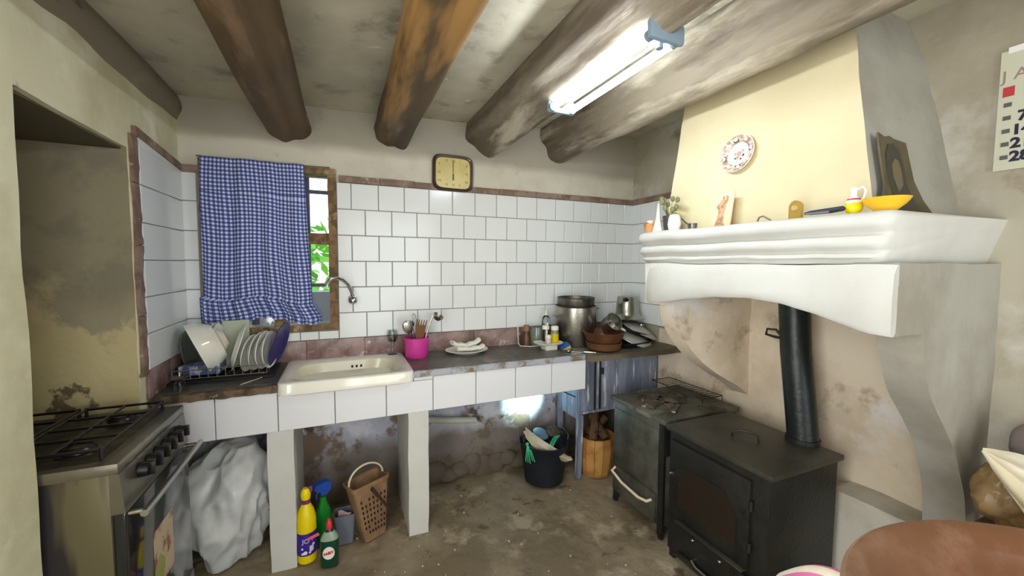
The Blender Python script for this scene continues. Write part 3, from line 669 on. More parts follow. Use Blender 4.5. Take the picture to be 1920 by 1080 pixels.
# ---- blue cabinet at the end
cbn = thing('metal_cabinet', 'paint-streaked blue grey metal cabinet at the end of the counter', 'cabinet', (1.78, 2.25, 0))
part('side_panel', MB().box(1.428, 1.45, 2.21, 2.48, .40, .842), M['galv'], cbn)
part('apron_panel', MB().box(1.428, XR-.02, 2.195, 2.215, .44, .842), M['galv'], cbn)
part('leg', MB().prism([(1.425,0),(1.452,0),(1.462,.43),(1.425,.45)], 'y', 2.192, 2.225), M['galv'], cbn)
part('leg', MB().prism([(1.425,0),(1.452,0),(1.462,.43),(1.425,.45)], 'y', 2.45, 2.48), M['galv'], cbn)
part('leg', MB().prism([(2.05,0),(2.08,0),(2.08,.45),(2.04,.45)], 'y', 2.192, 2.225), M['galv'], cbn)
for x in (1.545, 1.585): part('upright_rod', MB().cyl((x, 2.185, .46), (x, 2.185, .842), .006, n=8), M['iron'], cbn)
part('hinge', MB().cyl((1.60, 2.185, .70), (1.60, 2.185, .74), .012, n=10), M['iron'], cbn)
part('lower_rail', MB().box(1.45, 1.66, 2.18, 2.195, .445, .462), M['galv'], cbn)
ws = MB().gbox(1.378, XR-.006, 1.985, YB-.018, .846, .880, .05); ws.jit(.004, 10, 3)
part('worktop_board', ws, M['wood_slab'], cbn)

# ================================================================== COOKER
OX, OY0, OY1, OZ = -.585, 1.425, 1.925, .874
ov = thing('gas_cooker', 'stainless gas cooker with black knobs standing in the wall recess', 'cooker', (-.86, 1.67, 0))
part('body', MB().bbox(-1.14, OX-.02, OY0, OY1, .03, OZ-.03, .006), M['oven_side'], ov)
part('hob_frame', MB().bbox(-1.15, OX+.002, OY0-.004, OY1+.004, OZ-.034, OZ, .008), M['oven_steel'], ov)
part('hob_well', MB().bbox(-1.13, OX-.045, OY0+.022, OY1-.022, OZ-.004, OZ+.002, .002), M['cooktop'], ov)
part('control_panel', MB().prism([(OX-.021, OZ-.033),(OX+.001, OZ-.033),(OX+.012, .725),(OX-.021, .725)], 'y', OY0, OY1), M['oven_steel'], ov)
for k in range(6):
    y = 1.535+k*.060; z = .800
    kb = part('knob', MB().cyl((OX+.006, y, z), (OX+.030, y, z-.002), .023, .020, 20).bbox(OX+.028, OX+.044, y-.005, y+.005, z-.020, z+.020, .003), M['enamel_black'], ov)
door = part('oven_door', MB().bbox(OX-.02, OX+.012, OY0+.006, OY1-.006, .16, .722, .006), M['oven_glass'], ov)
part('door_frame', MB().bbox(OX+.006, OX+.015, OY0+.006, OY1-.006, .16, .20, .003), M['oven_steel'], ov)
hd = part('handle', MB().cyl((OX+.052, OY0+.0, .715), (OX+.052, OY1-.0, .715), .010, n=12).cyl((OX+.01, OY0+.02, .715), (OX+.052, OY0+.02, .715), .008, n=10).cyl((OX+.01, OY1-.02, .715), (OX+.052, OY1-.02, .715), .008, n=10), M['steel'], door)
st = part('sticker', MB().prism([(1.585,.36),(1.735,.36),(1.735,.56),(1.585,.56)], 'x', OX+.012, OX+.0135), M['sticker'], door, label='faded food picture sticker')
part('leaf_print', MB().prism([(1.56,.36),(1.59,.33),(1.64,.35),(1.66,.43),(1.62,.47),(1.59,.44)], 'x', OX+.0135, OX+.0145), M['sticker_green'], door)
part('drawer', MB().bbox(OX-.02, OX+.010, OY0+.006, OY1-.006, .03, .15, .004), M['oven_steel'], ov)
for bx, by in ((-.72,1.545),(-.72,1.80),(-.98,1.545),(-.98,1.80)):
    part('burner', MB().lathe([(0,.022),(.03,.022),(.038,.014),(.040,.006),(.05,.004),(.052,0)], 20, (bx, by, OZ+.001)), M['enamel_black'], ov)
for gx0, gx1 in ((-1.12,-.87),(-.85,-.635)):
    g = MB(); ya, yb_ = OY0+.04, OY1-.04; z = OZ+.030
    for x in (gx0, gx1, (gx0+gx1)/2): g.tube([(x, ya, z), (x, yb_, z)], .0045, 6)
    for y in (ya, ya+.11, (ya+yb_)/2, yb_-.11, yb_): g.tube([(gx0, y, z), (gx1, y, z)], .0045, 6)
    for x in (gx0, gx1):
        for y in (ya, yb_): g.tube([(x, y, z+.006), (x, y, OZ)], .005, 6)
    part('pan_support', g, M['enamel_black'], ov)
for fx in (-1.1, -.64):
    for fy in (OY0+.04, OY1-.04): part('foot', MB().cyl((fx, fy, 0), (fx, fy, .035), .018, n=10), M['dark'], ov)

# ================================================================== STOVES
sA = thing('wood_stove', 'big black iron stove with glazed door beneath the hood', 'stove', (1.68, 1.19, 0))
ax0, ax1, ay0, ay1, az = 1.455, 1.895, .935, 1.445, .656
part('body', MB().bbox(ax0+.008, ax1-.01, ay0+.008, ay1-.008, .04, az-.018, .004), M['iron'], sA)
part('top_plate', MB().bbox(ax0-.010, ax1, ay0-.010, ay1+.006, az-.022, az, .004), M['iron_top'], sA)
part('lid_handle', MB().tube([(1.63,1.235,az),(1.628,1.232,az+.022),(1.645,1.205,az+.034),(1.665,1.172,az+.034),(1.682,1.148,az+.022),(1.684,1.145,az)], .005, 8), M['iron'], sA)
dA = part('stove_door', MB().bbox(ax0-.010, ax0+.012, ay0+.075, ay1-.03, .235, az-.06, .004), M['iron'], sA)
part('door_glass', MB().prism([(1.06,.30),(1.36,.30),(1.36,.42),(1.30,.50),(1.12,.50),(1.06,.42)], 'x', ax0-.014, ax0-.009), mat('stove_glass', (34,28,22), .3, patches=[((46,26,20), 7, .62, .06, 6), ((30,28,24), 4, .6, .08, 6)], coat=.2), dA)
part('door_latch', MB().tube([(ax0-.012,1.395,.43),(ax0-.03,1.395,.44),(ax0-.032,1.375,.455)], .005, 8), M['steel'], dA)
for y in (1.10, 1.02): pass
for zc in (.33, .50): part('hinge', MB().cyl((ax0-.008, ay0+.07, zc-.02), (ax0-.008, ay0+.07, zc+.02), .008, n=10), M['iron'], sA)
part('air_shelf', MB().bbox(ax0-.028, ax0+.01, 1.02, 1.36, .222, .230, .002), M['iron_top'], sA)
dw = part('ash_drawer', MB().bbox(ax0-.008, ax0+.012, 1.0, 1.37, .085, .205, .003), M['iron'], sA)
for y in (1.13, 1.27): part('drawer_stud', MB().ball((ax0-.010, y, .185), .008, .008, .008, 10, 6), M['steel'], dw)
part('drawer_handle', MB().tube([(ax0-.008,1.25,.11),(ax0-.035,1.25,.108),(ax0-.042,1.22,.10),(ax0-.042,1.15,.10),(ax0-.035,1.12,.10),(ax0-.008,1.12,.10)], .005, 8), M['steel'], dw)
part('plinth_shelf', MB().bbox(ax0-.03, ax0+.01, ay0+.06, 1.36, .062, .070, .002), M['iron_top'], sA)
for x in (ax0+.03, ax1-.04):
    for y in (ay0+.03, ay1-.03): part('foot', MB().box(x-.015, x+.015, y-.015, y+.015, 0, .045), M['iron'], sA)
part('flue_collar', MB().cyl((1.876,1.078,az), (1.876,1.078,az+.018), .066, n=28), M['iron'], sA)
part('flue_hook', MB().tube([(1.862,1.185,1.10),(1.845,1.21,1.105),(1.835,1.237,1.112),(1.85,1.242,1.135),(1.865,1.21,1.135),(1.866,1.188,1.112)], .006, 8), M['iron'], sA)
part('flue_pipe', MB().tube([(1.878,1.078,az+.01),(1.888,1.132,1.05),(1.898,1.175,1.52)], [.060,.061,.062], 30), M['pipe_black'], sA)

sB = thing('old_cooker_stove', 'worn grey iron stove with a grill rack and ash on top', 'stove', (1.74, 1.73, 0))
bx0, bx1, by0, by1, bz = 1.495, 2.03, 1.505, 1.940, .645
part('body', MB().bbox(bx0+.012, bx1-.02, by0+.012, by1-.012, .06, bz-.02, .006), M['enamel_grey'], sB)
part('top_plate', MB().bbox(bx0-.006, bx1, by0-.006, by1+.004, bz-.025, bz, .004), M['iron_rust'], sB)
part('front_panel', MB().bbox(bx0+.006, bx0+.016, by0+.05, by1-.02, .24, bz-.07, .003), M['enamel_grey'], sB)
part('corner_strip', MB().bbox(bx0+.004, bx0+.02, by0+.008, by0+.045, .02, bz-.03, .003), M['iron'], sB)
part('side_strip', MB().bbox(bx0+.012, bx1-.02, by0+.004, by0+.014, .45, bz-.028, .003), M['iron'], sB)
part('towel_bar', MB().tube([(bx0+.012,1.90,.215),(bx0-.022,1.895,.20),(bx0-.026,1.80,.175),(bx0-.026,1.66,.165),(bx0-.022,1.60,.175),(bx0+.012,1.595,.18)], .008, 10), M['cream_plastic'], sB)
part('lower_door', MB().bbox(bx0+.004, bx0+.014, by0+.06, by1-.02, .07, .225, .003), M['enamel_grey'], sB)
for x in (bx0+.03, bx1-.05):
    for y in (by0+.03, by1-.03): part('foot', MB().tube([(x-.012, y, 0), (x, y, .07)], [.014, .022], 8), M['iron'], sB)
# rack, ash and bits
rk = thing('grill_rack', 'wire grill rack lying on the worn grey stove', 'rack', (1.93, 1.78, bz))
gx0, gx1, gy0, gy1, gz = 1.86, 2.015, 1.60, 2.0, bz+.035
part('frame', MB().tube([(gx0,gy0,bz+.004),(gx0,gy0,gz),(gx0,gy1,gz),(gx1,gy1,gz),(gx1,gy0,gz),(gx1,gy0,bz+.004)], .003, 6).tube([(gx0,gy0,gz),(gx1,gy0,gz)], .003, 6), M['steel_dark'], rk)
for k in range(13):
    y = gy0+(gy1-gy0)*(k+1)/14; part('wire', MB().tube([(gx0,y,gz),(gx1,y,gz)], .0018, 5), M['steel_dark'], rk)
ash = MB()
for k in range(46):
    a = random.uniform(0, 2*pi); q = random.random()**.6; r = random.uniform(.010,.028)
    x_, y_ = 1.74+q*.13*cos(a), 1.76+q*.12*sin(a); ash.ball((x_, y_, bz+.003+.02*(1-q)), r*1.6, r*1.4, r*.55, 8, 5)
ash.jit(.006, 22, 2)
o_ = tag(part('ash_heap', ash, M['soot'], loc=(1.74,1.76,bz)), 'grey heap of ash and char on the worn stove top', 'ash'); o_['kind'] = 'stuff'
tag(part('flat_iron_bar', MB().bbox(-.07,.07,-.012,.012,0,.014,.004), M['steel_dark'], loc=(1.66,1.60,bz+.001), rot=(0,0,R_(35)), world=False), 'rusty flat bar lying beside the ash heap', 'bar')
tag(part('firebrick_piece', MB().gbox(-.05,.05,-.035,.035,0,.022,.02).jit(.006, 20), M['soot'], loc=(1.58,1.70,bz+.001), rot=(0,0,.5), world=False), 'dirty flat slab fragment on the stove top by the cabinet', 'slab')
# ================================================================== LAMP
la = thing('fluorescent_lamp', 'twin tube fluorescent lamp glowing under the whitewashed beam', 'lamp', (.915, 1.28, 2.14))
part('housing', MB().bbox(.885, .945, .96, 1.60, 2.150, 2.185, .006), M['lamp_white'], la)
for y in (.965, 1.595): part('end_cap', MB().bbox(.850, .983, y-.010, y+.010, 2.108, 2.165, .008), M['lamp_end'], la)
for x in (.868, .965):
    part('tube', MB().cyl((x, .985, 2.125), (x, 1.575, 2.125), .0135, n=16), M['tube_light'], la)
    for y in (.982, 1.578): part('tube_socket', MB().cyl((x, y-.006, 2.125), (x, y+.006, 2.125), .017, n=16), M['lamp_end'], la)
part('starter', MB().cyl((.915, .99, 2.15), (.915, .99, 2.10), .012, n=12), M['lamp_end'], la)
# small torch like lamp below the counter
lb = thing('cabinet_lamp', 'small bright lamp fixed under the counter above the black bucket', 'lamp', (1.16, 2.38, .63))
part('holder', MB().cyl((1.20, 2.30, .66), (1.20, 2.30, .635), .016, n=14), M['grey_paint'], lb)
part('bulb', MB().ball((1.20, 2.32, .615), .016, .016, .020, 14, 8), M['torch_light'], lb)
part('cable', MB().tube([(1.20,2.30,.66),(1.28,2.28,.625),(1.36,2.25,.58),(1.42,2.23,.55)], .004, 6), M['dark'], lb)
sl = D.lights.new('lamp_beam', 'SPOT'); sl.energy = 22; sl.color = (.62, 1.0, 1.0); sl.spot_size = R_(66); sl.spot_blend = .5; sl.shadow_soft_size = .02
so = D.objects.new('lamp_beam', sl); COL.objects.link(so); so.location = (1.20, 2.26, .58)
so.rotation_euler = (Vector((1.17, 2.52, .50))-Vector(so.location)).to_track_quat('-Z', 'Y').to_euler()

# ================================================================== CLOCK
ck = thing('wall_clock', 'square brown framed clock with cream dial above the white tiles', 'clock', (.66, YB, 2.005), (0, R_(0.5), 0))
def rr2(hx, hy, y, e=5.5): return [(p[0], y, p[1]) for p in srect(0, 0, hx, hy, 0, 56, e)]
part('frame', MB().loft([rr2(.130,.112,0), rr2(.130,.112,-.028), rr2(.124,.106,-.036), rr2(.113,.096,-.034), rr2(.111,.094,-.022)], True, False), M['clock_brown'], ck, world=False)
part('dial', MB().loft([rr2(.1115,.0945,-.020), rr2(.1115,.0945,-.023)]), M['clock_face'], ck, world=False)
nm = MB(); nums = ['XII','I','II','III','IIII','V','VI','VII','VIII','IX','X','XI']
for i, s_ in enumerate(nums):
    a = pi/2-i*pi/6; cx_, cz_ = cos(a), sin(a); q = max(abs(cx_)/.088, abs(cz_)/.074)
    nm.text(s_, .020, Matrix.Translation((cx_/q, -.0235, cz_/q)) @ Matrix.Rotation(R_(90), 4, 'X'))
part('numerals', nm, mat('numeral_brown', (128,110,62), .6), ck, world=False)
part('minute_hand', MB().box(-.0018,.0018,-.0265,-.0255,0,.072), M['clock_brown'], ck, world=False)
part('hour_hand', MB().box(-.0035,.0035,-.0285,-.0275,-.045,0), M['clock_brown'], ck, world=False)
part('centre_cap', MB().cyl((0,-.030,0),(0,-.024,0),.005,n=12), M['gold'], ck, world=False)

# ================================================================== HOOD ORNAMENTS
# decorated plate on the breast; the face leans back
nrm = (Vector(base[0])-Vector(base[1])).cross(Vector(top[0])-Vector(base[0])).normalized()
if nrm.x > 0: nrm = -nrm
pl = thing('decorated_plate', 'patterned china plate hung on the cream chimney breast', 'plate', (1.585, 1.215, 1.910))
pl.rotation_euler = nrm.to_track_quat('Z', 'Y').to_euler()
part('plate_body', MB().lathe([(0,.008),(.040,.008),(.048,.012),(.078,.026),(.080,.024),(.045,.004),(0,.002)], 48), M['plate_mid'], pl, world=False)
part('patterned_rim', MB().lathe([(.049,.0135),(.0765,.0265),(.0768,.0272),(.049,.0145)], 48), M['plate_rim'], pl, world=False)
for k in range(8):
    a = k*pi/4+.2; rr_ = .063; big = k % 2 == 0
    me_ = MB()
    me_.lathe([(0,.0022),(.0085 if big else .007,.0022),(.0095 if big else .008,.0)], 16)
    mt = M['plate_mid'] if big else M['plate_mid']
    o_ = part('medallion', me_, mt, pl, loc=(rr_*cos(a), rr_*sin(a), .0205), rot=(0, -.45*cos(a)*0, 0), world=False)
    if big:
        part('dark_ground', MB().prism([(.052,-.010),(.075,-.016),(.075,.016),(.052,.010)], 'z', 0, .0008).xf(Matrix.Rotation(a, 4, 'Z')), M['plate_dark'], pl, loc=(0,0,.0205), world=False)
part('centre_flower', MB().lathe([(0,.0012),(.010,.0012),(.011,0)], 14, (0,.002,0)).lathe([(0,.001),(.007,.001),(.008,0)], 10, (-.006,-.014,0)), M['plate_red'], pl, loc=(0,0,.0085), world=False)
for q_ in ((-.018,.004), (.016,.012)): part('leaf_sprig', MB().lathe([(0,.001),(.006,.001),(.007,0)], 10), M['plate_green'], pl, loc=(q_[0],q_[1],.0085), world=False)
part('dark_buds', MB().lathe([(0,.001),(.005,.001),(.006,0)], 10, (.020,-.008,0)).lathe([(0,.001),(.004,.001),(.005,0)], 10, (.010,-.022,0)).lathe([(0,.001),(.004,.001),(.005,0)], 10, (-.016,-.016,0)), M['plate_dark'], pl, loc=(0,0,.0085), world=False)
MZ = 1.598
def on_mantel(x, y): return (x, y, MZ)
t = thing('clay_pot', 'small terracotta pot at the tiled end of the mantel', 'pot', on_mantel(1.465, 1.615))
part('pot', MB().lathe([(0,0),(.026,0),(.031,.040),(.033,.040),(.033,.047),(.028,.047),(.025,.005),(0,.005)], 24), mat('clay_pale', (206,150,96), .7), t, world=False)
part('candle', MB().lathe([(0,.03),(.018,.03),(.018,.062),(0,.062)], 20), M['bag_cloth'], t, world=False)
part('petal', MB().grid(lambda u, v: (-.045+u*.05, -.01+v*.02, .046+.006*sin(u*3)), 4, 2), M['plate_red'], t, world=False)
t = thing('flower_vase', 'dark and white vase with dry stems on the mantel', 'vase', on_mantel(1.475, 1.500))
part('vase', MB().lathe([(0,0),(.022,0),(.026,.03),(.030,.075),(.027,.075),(.022,.03),(0,.006)], 24), mat('vase_dark', (66,58,58), .4), t, world=False)
lf = MB()
for k in range(11):
    a = k*2.4; h = .10+.07*random.random(); lf.tube([(0,0,.03),(.012*cos(a),.012*sin(a),.08),(.035*cos(a),.04*sin(a),h)], [.0018,.0016,.001], 5)
    lf.ball((.035*cos(a), .04*sin(a), h), .010, .012, .014, 7, 5)
lf.tube([(0,.0,.05),(-.002,.022,.12),(-.004,.026,.165)], .005, 6)
part('dry_stems', lf, M['leaf_dry'], t, world=False)
lf = MB()
for k in range(14):
    a = -1.9+k*.09; lf.tube([(0,0,.06),(.02*cos(a),.045*sin(a),.092),(.03*cos(a),.10*sin(a),.070+.004*(k%4))], [.0012,.001,.0006], 4)
part('straw_grass', lf, M['straw'], t, world=False)
t = thing('milk_jug', 'plain white ceramic jug beside the dry stems on the mantel', 'jug', on_mantel(1.462, 1.452))
part('jug', MB().lathe([(0,0),(.024,0),(.030,.03),(.026,.060),(.020,.075),(.017,.075),(.022,.058),(0,.006)], 24), M['white'], t, world=False)
t = thing('cream_figurine', 'slim cream draped ornament between clay pot and vase', 'figurine', on_mantel(1.450, 1.545))
part('drape', MB().lathe([(0,0),(.024,0),(.018,.03),(.010,.07),(.006,.12),(.003,.14),(0,.14)], 18, wob=.12), M['bag_cloth'], t, world=False)
t = thing('toy_saucepan', 'tiny dark saucepan with a raised handle on the mantel', 'saucepan', on_mantel(1.462, 1.345))
part('pan', MB().lathe([(0,0),(.018,0),(.021,.024),(.019,.024),(.016,.003),(0,.003)], 20), M['steel_dark'], t, world=False)
part('handle', MB().tube([(-.004,.018,.020),(-.008,.038,.036),(-.010,.052,.050)], .003, 6), M['iron'], t, world=False)
t = thing('icon_panel', 'pale card with a carved saint figure leaning on the chimney breast', 'icon', on_mantel(1.50, 1.235), (0, R_(9), R_(0)))
part('panel', MB().bbox(-.003,.003,-.050,.050,0,.150,.001), M['icon_panel'], t, world=False)
fg = MB().ball((0,-.003,.128),.005,.008,.011,10,8).loft([[(x_*.7-.004, cy_+y_*w, z) for x_, y_ in ((-.006,-.8),(-.009,0),(-.006,.8),(.0,1),(.002,0),(.0,-1))] for z, w, cy_ in ((0,.026,0),(.02,.020,.002),(.055,.013,0),(.085,.018,-.002),(.105,.016,-.003),(.118,.006,-.003))])
fg.tube([(-.006,-.014,.10),(-.010,-.022,.112),(-.009,-.024,.132)], .004, 6).tube([(-.006,.014,.10),(-.010,.018,.085),(-.010,.006,.078)], .004, 6)
part('saint_relief', fg, M['icon_figure'], t, world=False)
t = tag(part('wire_ring', MB().tube([(0,-.03,.003),(0,-.02,.010),(0,0,.022),(0,.016,.018),(0,.022,.003)], .003, 6), M['steel_dark'], loc=on_mantel(1.46,1.015), world=False), 'small bent wire ring lying on the mantel', 'ring')
t = thing('brass_padlock', 'small brass arched block standing on the mantel', 'ornament', on_mantel(1.452, .893))
part('block', MB().prism([(-.020,0),(.020,0),(.020,.045),(.012,.057),(0,.062),(-.012,.057),(-.020,.045)], 'x', -.008, .008), M['gold'], t, world=False)
part('round_boss', MB().cyl((-.008,0,.036),(-.012,0,.036),.009,n=16), mat('gold_pale',(226,204,140),.3,.5), t, world=False)
t = thing('folding_umbrella', 'closed black folding umbrella lying on the mantel', 'umbrella', on_mantel(1.445, .800))
part('cover', MB().tube([(0,.058,.012),(0,.04,.013),(0,-.02,.014),(-.001,-.052,.016),(-.001,-.058,.016)], [.006,.010,.012,.011,.004], 12, flat=.75), mat('umbrella_cloth', (44,46,62), .55), t, world=False)
part('wrist_strap', MB().box(-.013,-.010,-.02,.05,.006,.012), mat('umbrella_grey', (110,110,124), .5), t, world=False)
t = thing('oil_jug', 'little yellow and white oil jug with looped handle on the mantel', 'jug', on_mantel(1.475, .735))
part('lower_body', MB().lathe([(0,0),(.014,0),(.022,.012),(.023,.022),(.020,.032)], 24), M['yellow'], t, world=False)
part('upper_body', MB().lathe([(.020,.032),(.018,.042),(.012,.050),(.008,.056),(.009,.080),(.006,.080),(0,.055)], 24), M['white'], t, world=False)
part('red_band', MB().lathe([(.0185,.041),(.0165,.046),(.0160,.046),(.018,.041)], 24), M['red'], t, world=False)
part('handle', MB().tube([(0,-.008,.074),(0,-.022,.080),(0,-.030,.066),(0,-.026,.046),(0,-.018,.036)], .003, 8), M['white'], t, world=False)
t = thing('yellow_bowl', 'shallow yellow bowl near the outer corner of the mantel', 'bowl', on_mantel(1.487, .660))
part('bowl', MB().lathe([(0,.003),(.022,.003),(.024,0),(.028,.003),(.046,.020),(.055,.038),(.057,.038),(.052,.028),(.040,.014),(0,.007)], 32), M['yellow_bowl'], t, world=False)
# picture standing on the mantel end against the chimney side
pa = thing('dark_picture', 'dark old picture of a veiled figure at the side of the chimney', 'picture', (1.600, .694, MZ), (R_(-10.5), 0, R_(0)))
pa.scale = (.80, 1, .78)
part('board', MB().prism([(-.07,0),(.36,0),(.27,.08),(.225,.16),(.21,.33),(.17,.335),(.12,.338),(.09,.348),(.05,.340),(.005,.352),(0,.30),(-.01,.12)], 'y', 0, .006).jit(.002, 18), M['picture_dark'], pa, world=False)  # dark flare at the foot is the picture's cast shadow built into the outline
part('veil', MB().prism([(.05,.02),(.03,.10),(.015,.18),(.030,.26),(.06,.305),(.10,.315),(.135,.28),(.15,.22),(.15,.14),(.19,.06),(.22,.02)], 'y', -.003, .0), M['picture_figure'], pa, world=False)
part('face', MB().prism([(.075,.10),(.055,.16),(.06,.22),(.085,.245),(.11,.235),(.12,.19),(.115,.13)], 'y', -.005, -.003), M['picture_face'], pa, world=False)
# calendar
cl_ = thing('wall_calendar', 'paper wall calendar with big blue numerals on the plaster', 'calendar', (XR, .62, 1.80))
def onwall(y, z): return Matrix.Translation((XR-.0065-.006, y, z)) @ Matrix.Rotation(R_(-90), 4, 'Z') @ Matrix.Rotation(R_(90), 4, 'X')
part('sheet', MB().box(XR-.012, XR-.010, .30, .636, 1.765, 2.165), M['paper'], cl_)
part('hanger', MB().box(XR-.014, XR-.009, .30, .62, 2.155, 2.175), M['white'], cl_)
part('month_heading', MB().text('J A N', .05, onwall(.575, 2.08)), M['ink_pink'], cl_)
for k in range(4): part('red_weekday_box', MB().prism([(.600-k*.048, 2.012), (.626-k*.048, 2.012), (.626-k*.048, 2.044), (.600-k*.048, 2.044)], 'x', XR-.0135, XR-.0125), M['ink_red'], cl_)
for k in range(5): part('week_mark', MB().prism([(.604, 1.977-k*.044), (.622, 1.977-k*.044), (.622, 1.991-k*.044), (.604, 1.991-k*.044)], 'x', XR-.0135, XR-.0125), M['ink_grey'], cl_)
nb = MB()
for r_, row in enumerate((('', '0', '1'), ('7', '8', '9'), ('14', '15', '16'), ('21', '22', '23'), ('28', '29', '30'))):
    for q, s_ in enumerate(row):
        if s_: nb.text(s_, .046, onwall(.578-q*.060, 1.983-r_*.044), bold=.002)
part('numerals', nb, M['ink'], cl_)

# ================================================================== DISHES ON THE DRAINER
CZ = .881
dr_ = thing('dish_rack', 'low wire dish rack full of plates beside the sink', 'dish rack', (-.52, 2.36, CZ))
g = MB(); x0, x1, y0, y1, z0, z1 = -.715, -.345, 2.235, 2.465, CZ+.018, CZ+.058
for z in (z0, z1): g.tube([(x0,y0,z),(x1,y0,z),(x1,y1,z),(x0,y1,z),(x0,y0,z)], .0022, 6)
part('frame', g, M['steel'], dr_)
for k in range(12):
    x = x0+(x1-x0)*k/11; part('wire', MB().tube([(x,y0,z1),(x,y0,z0),(x,y1,z0),(x,y1,z1)], .0015, 5), M['steel'], dr_)
for x in (x0+.02, x1-.02):
    for y in (y0+.02, y1-.02): part('foot', MB().cyl((x,y,CZ-.001),(x,y,z0), .003, n=8), M['steel'], dr_)
def plate_prof(r, d=.018): return [(0,.004),(r*.55,.004),(r*.62,.0),(r*.66,.004),(r,d),(r*.995,d+.003),(r*.66,.009),(r*.6,.007),(0,.007)]
def standing(name, label, cat, mb, mt, x, y, r, lean, group=None, turn=0, pname='plate_body'):
    """a plate stood on its rim, axis along X, leaning by lean"""
    t = thing(name, label, cat, (x, y, CZ+.020), (0, R_(90)+lean, turn), group)
    part(pname, mb.xf(Matrix.Translation((-r, 0, 0))), mt, t, world=False); return t
grp = 'white plates stood in the dish rack'
standing('plate', 'cream dinner plate upright in the rack, next to the large bowl', 'plate', MB().lathe(plate_prof(.118), 40), M['white'], -.585, 2.36, .118, R_(-4), grp)
standing('plate', 'second upright cream plate in the rack, touching the first', 'plate', MB().lathe(plate_prof(.116), 40), M['white'], -.562, 2.37, .116, R_(-7), grp)
t = thing('chopping_board', 'pale grey green rectangular board upright among the plates', 'board', (-.51, 2.43, CZ+.02), (R_(-6), 0, 0))
part('board', MB().bbox(-.06,.06,-.006,.006,0,.235,.005), mat('board_grey', (184,190,170), .5), t, world=False)
standing('plate', 'pale plate leaning steeply in the middle of the rack', 'plate', MB().lathe(plate_prof(.120), 40), M['white'], -.530, 2.35, .120, R_(16), grp, R_(8))
for i, (x, r, ln, lb_) in enumerate(((-.475,.092,10,'deep white dish nearest the leaning plate in the rack'), (-.440,.094,7,'deep white dish second in the row of four'), (-.408,.096,4,'deep white dish third in the row of four'), (-.378,.094,2,'deep white dish beside the navy platter'))):
    standing('soup_plate', lb_, 'plate', MB().lathe([(0,.0),(r*.4,.0),(r*.62,.010),(r*.9,.030),(r,.034),(r*.99,.037),(r*.6,.016),(0,.006)], 40), M['white'], x, 2.33+.004*i, r, R_(ln), 'deep white dishes stood in the dish rack', R_(-14))
standing('platter', 'navy blue oval platter at the sink end of the rack', 'platter', MB().lathe(plate_prof(.120,.014), 40, sy=.80), M['navy'], -.352, 2.38, .120, R_(17), None, R_(-16))
t = thing('salad_bowl', 'large white bowl tipped on its side against the wall tiles', 'bowl', (-.610, 2.345, CZ+.150), (R_(8), R_(-112), R_(10)))
part('bowl', MB().lathe([(0,-.075),(.035,-.075),(.04,-.082),(.045,-.075),(.085,-.045),(.118,.005),(.128,.04),(.131,.04),(.122,.0),(.088,-.052),(.04,-.068),(0,-.070)][::1], 44), M['ceramic'], t, world=False)
t = thing('glass_dish', 'greenish glass dish standing behind the tipped bowl', 'dish', (-.712, 2.40, CZ+.115), (0, R_(82), 0))
part('dish', MB().lathe([(0,0),(.06,0),(.095,.012),(.102,.020),(.099,.021),(.06,.005),(0,.004)], 40), M['glass_bowl'], t, world=False)
t = thing('patterned_tray', 'blue and white patterned tin under the tipped bowl', 'tin', (-.63, 2.33, CZ+.021))
part('tin', MB().bbox(-.075,.085,-.055,.075,0,.048,.006), M['tray_blue'], t, world=False)
t = thing('cutlery_tray', 'black plastic drip tray under the dish rack', 'tray', (-.52, 2.345, CZ))
part('tray', MB().bbox(-.215,.205,-.135,.135,-.0005,.008,.003), M['dark'], t, world=False)
t = thing('corked_glass', 'small upturned glass capped with a metal lid by the cooker', 'glass', (-.655, 2.13, CZ-.002))
part('glass', MB().lathe([(0,.0),(.022,.0),(.020,.035),(.008,.045),(.008,.050),(.030,.052),(.030,.054),(0,.054)], 28), M['glass'], t, world=False)
part('lid', MB().lathe([(0,.054),(.034,.054),(.036,.058),(.030,.062),(0,.062)], 28), M['steel_dark'], t, world=False)
part('lid_knob', MB().tube([(0,0,.062),(0,0,.080)], [.005,.003], 10), M['steel'], t, world=False)
t = tag(part('chopstick', MB().tube([(-.43,2.105,CZ+.0025),(-.36,2.20,CZ+.004)], .0025, 6), M['cardboard'], loc=(-.4,2.15,CZ)), 'thin pale stick lying on the dark slab by the rack', 'stick')

# ================================================================== MIDDLE OF THE WORKTOP
t = thing('utensil_pot', 'bright pink plastic pot holding kitchen utensils', 'pot', (.402, 2.372, .880))
part('pot', MB().lathe([(0,0),(.060,0),(.066,.010),(.069,.08),(.073,.118),(.070,.120),(.066,.08),(.062,.012),(0,.006)], 44, wob=.012), M['pink'], t, world=False)
part('raised_lip', MB().grid(lambda u, v: ((.072-.001*v)*cos(u*1.7+.1), (.072-.001*v)*sin(u*1.7+.1), .112+v*.034*sin(pi*u)), 14, 4), M['pink'], t, world=False)
Pz = .892
def utensil(name, label, cat, pts, r, mt, head=None, hm=None, hn='head'):
    t = thing(name, label, cat, pts[0]); part('shaft', MB().tube(pts, r, 8), mt, t)
    if head: part(hn, head, hm or mt, t)
    return t
def tilted(c, e): return Matrix.Translation(c) @ Euler(e).to_matrix().to_4x4()
utensil('soup_ladle', 'steel ladle with bowl hanging out toward the plate of napkins', 'ladle', [(.43,2.36,Pz),(.462,2.365,1.02),(.492,2.37,1.105),(.505,2.37,1.125)], [.004,.004,.005,.006], M['steel'],
        MB().lathe([(0,-.026),(.018,-.022),(.030,-.006),(.034,.008),(.032,.008),(.027,-.005),(.016,-.019),(0,-.023)], 24).xf(tilted((.530,2.36,1.118), (.3,.5,0))), None, 'bowl')
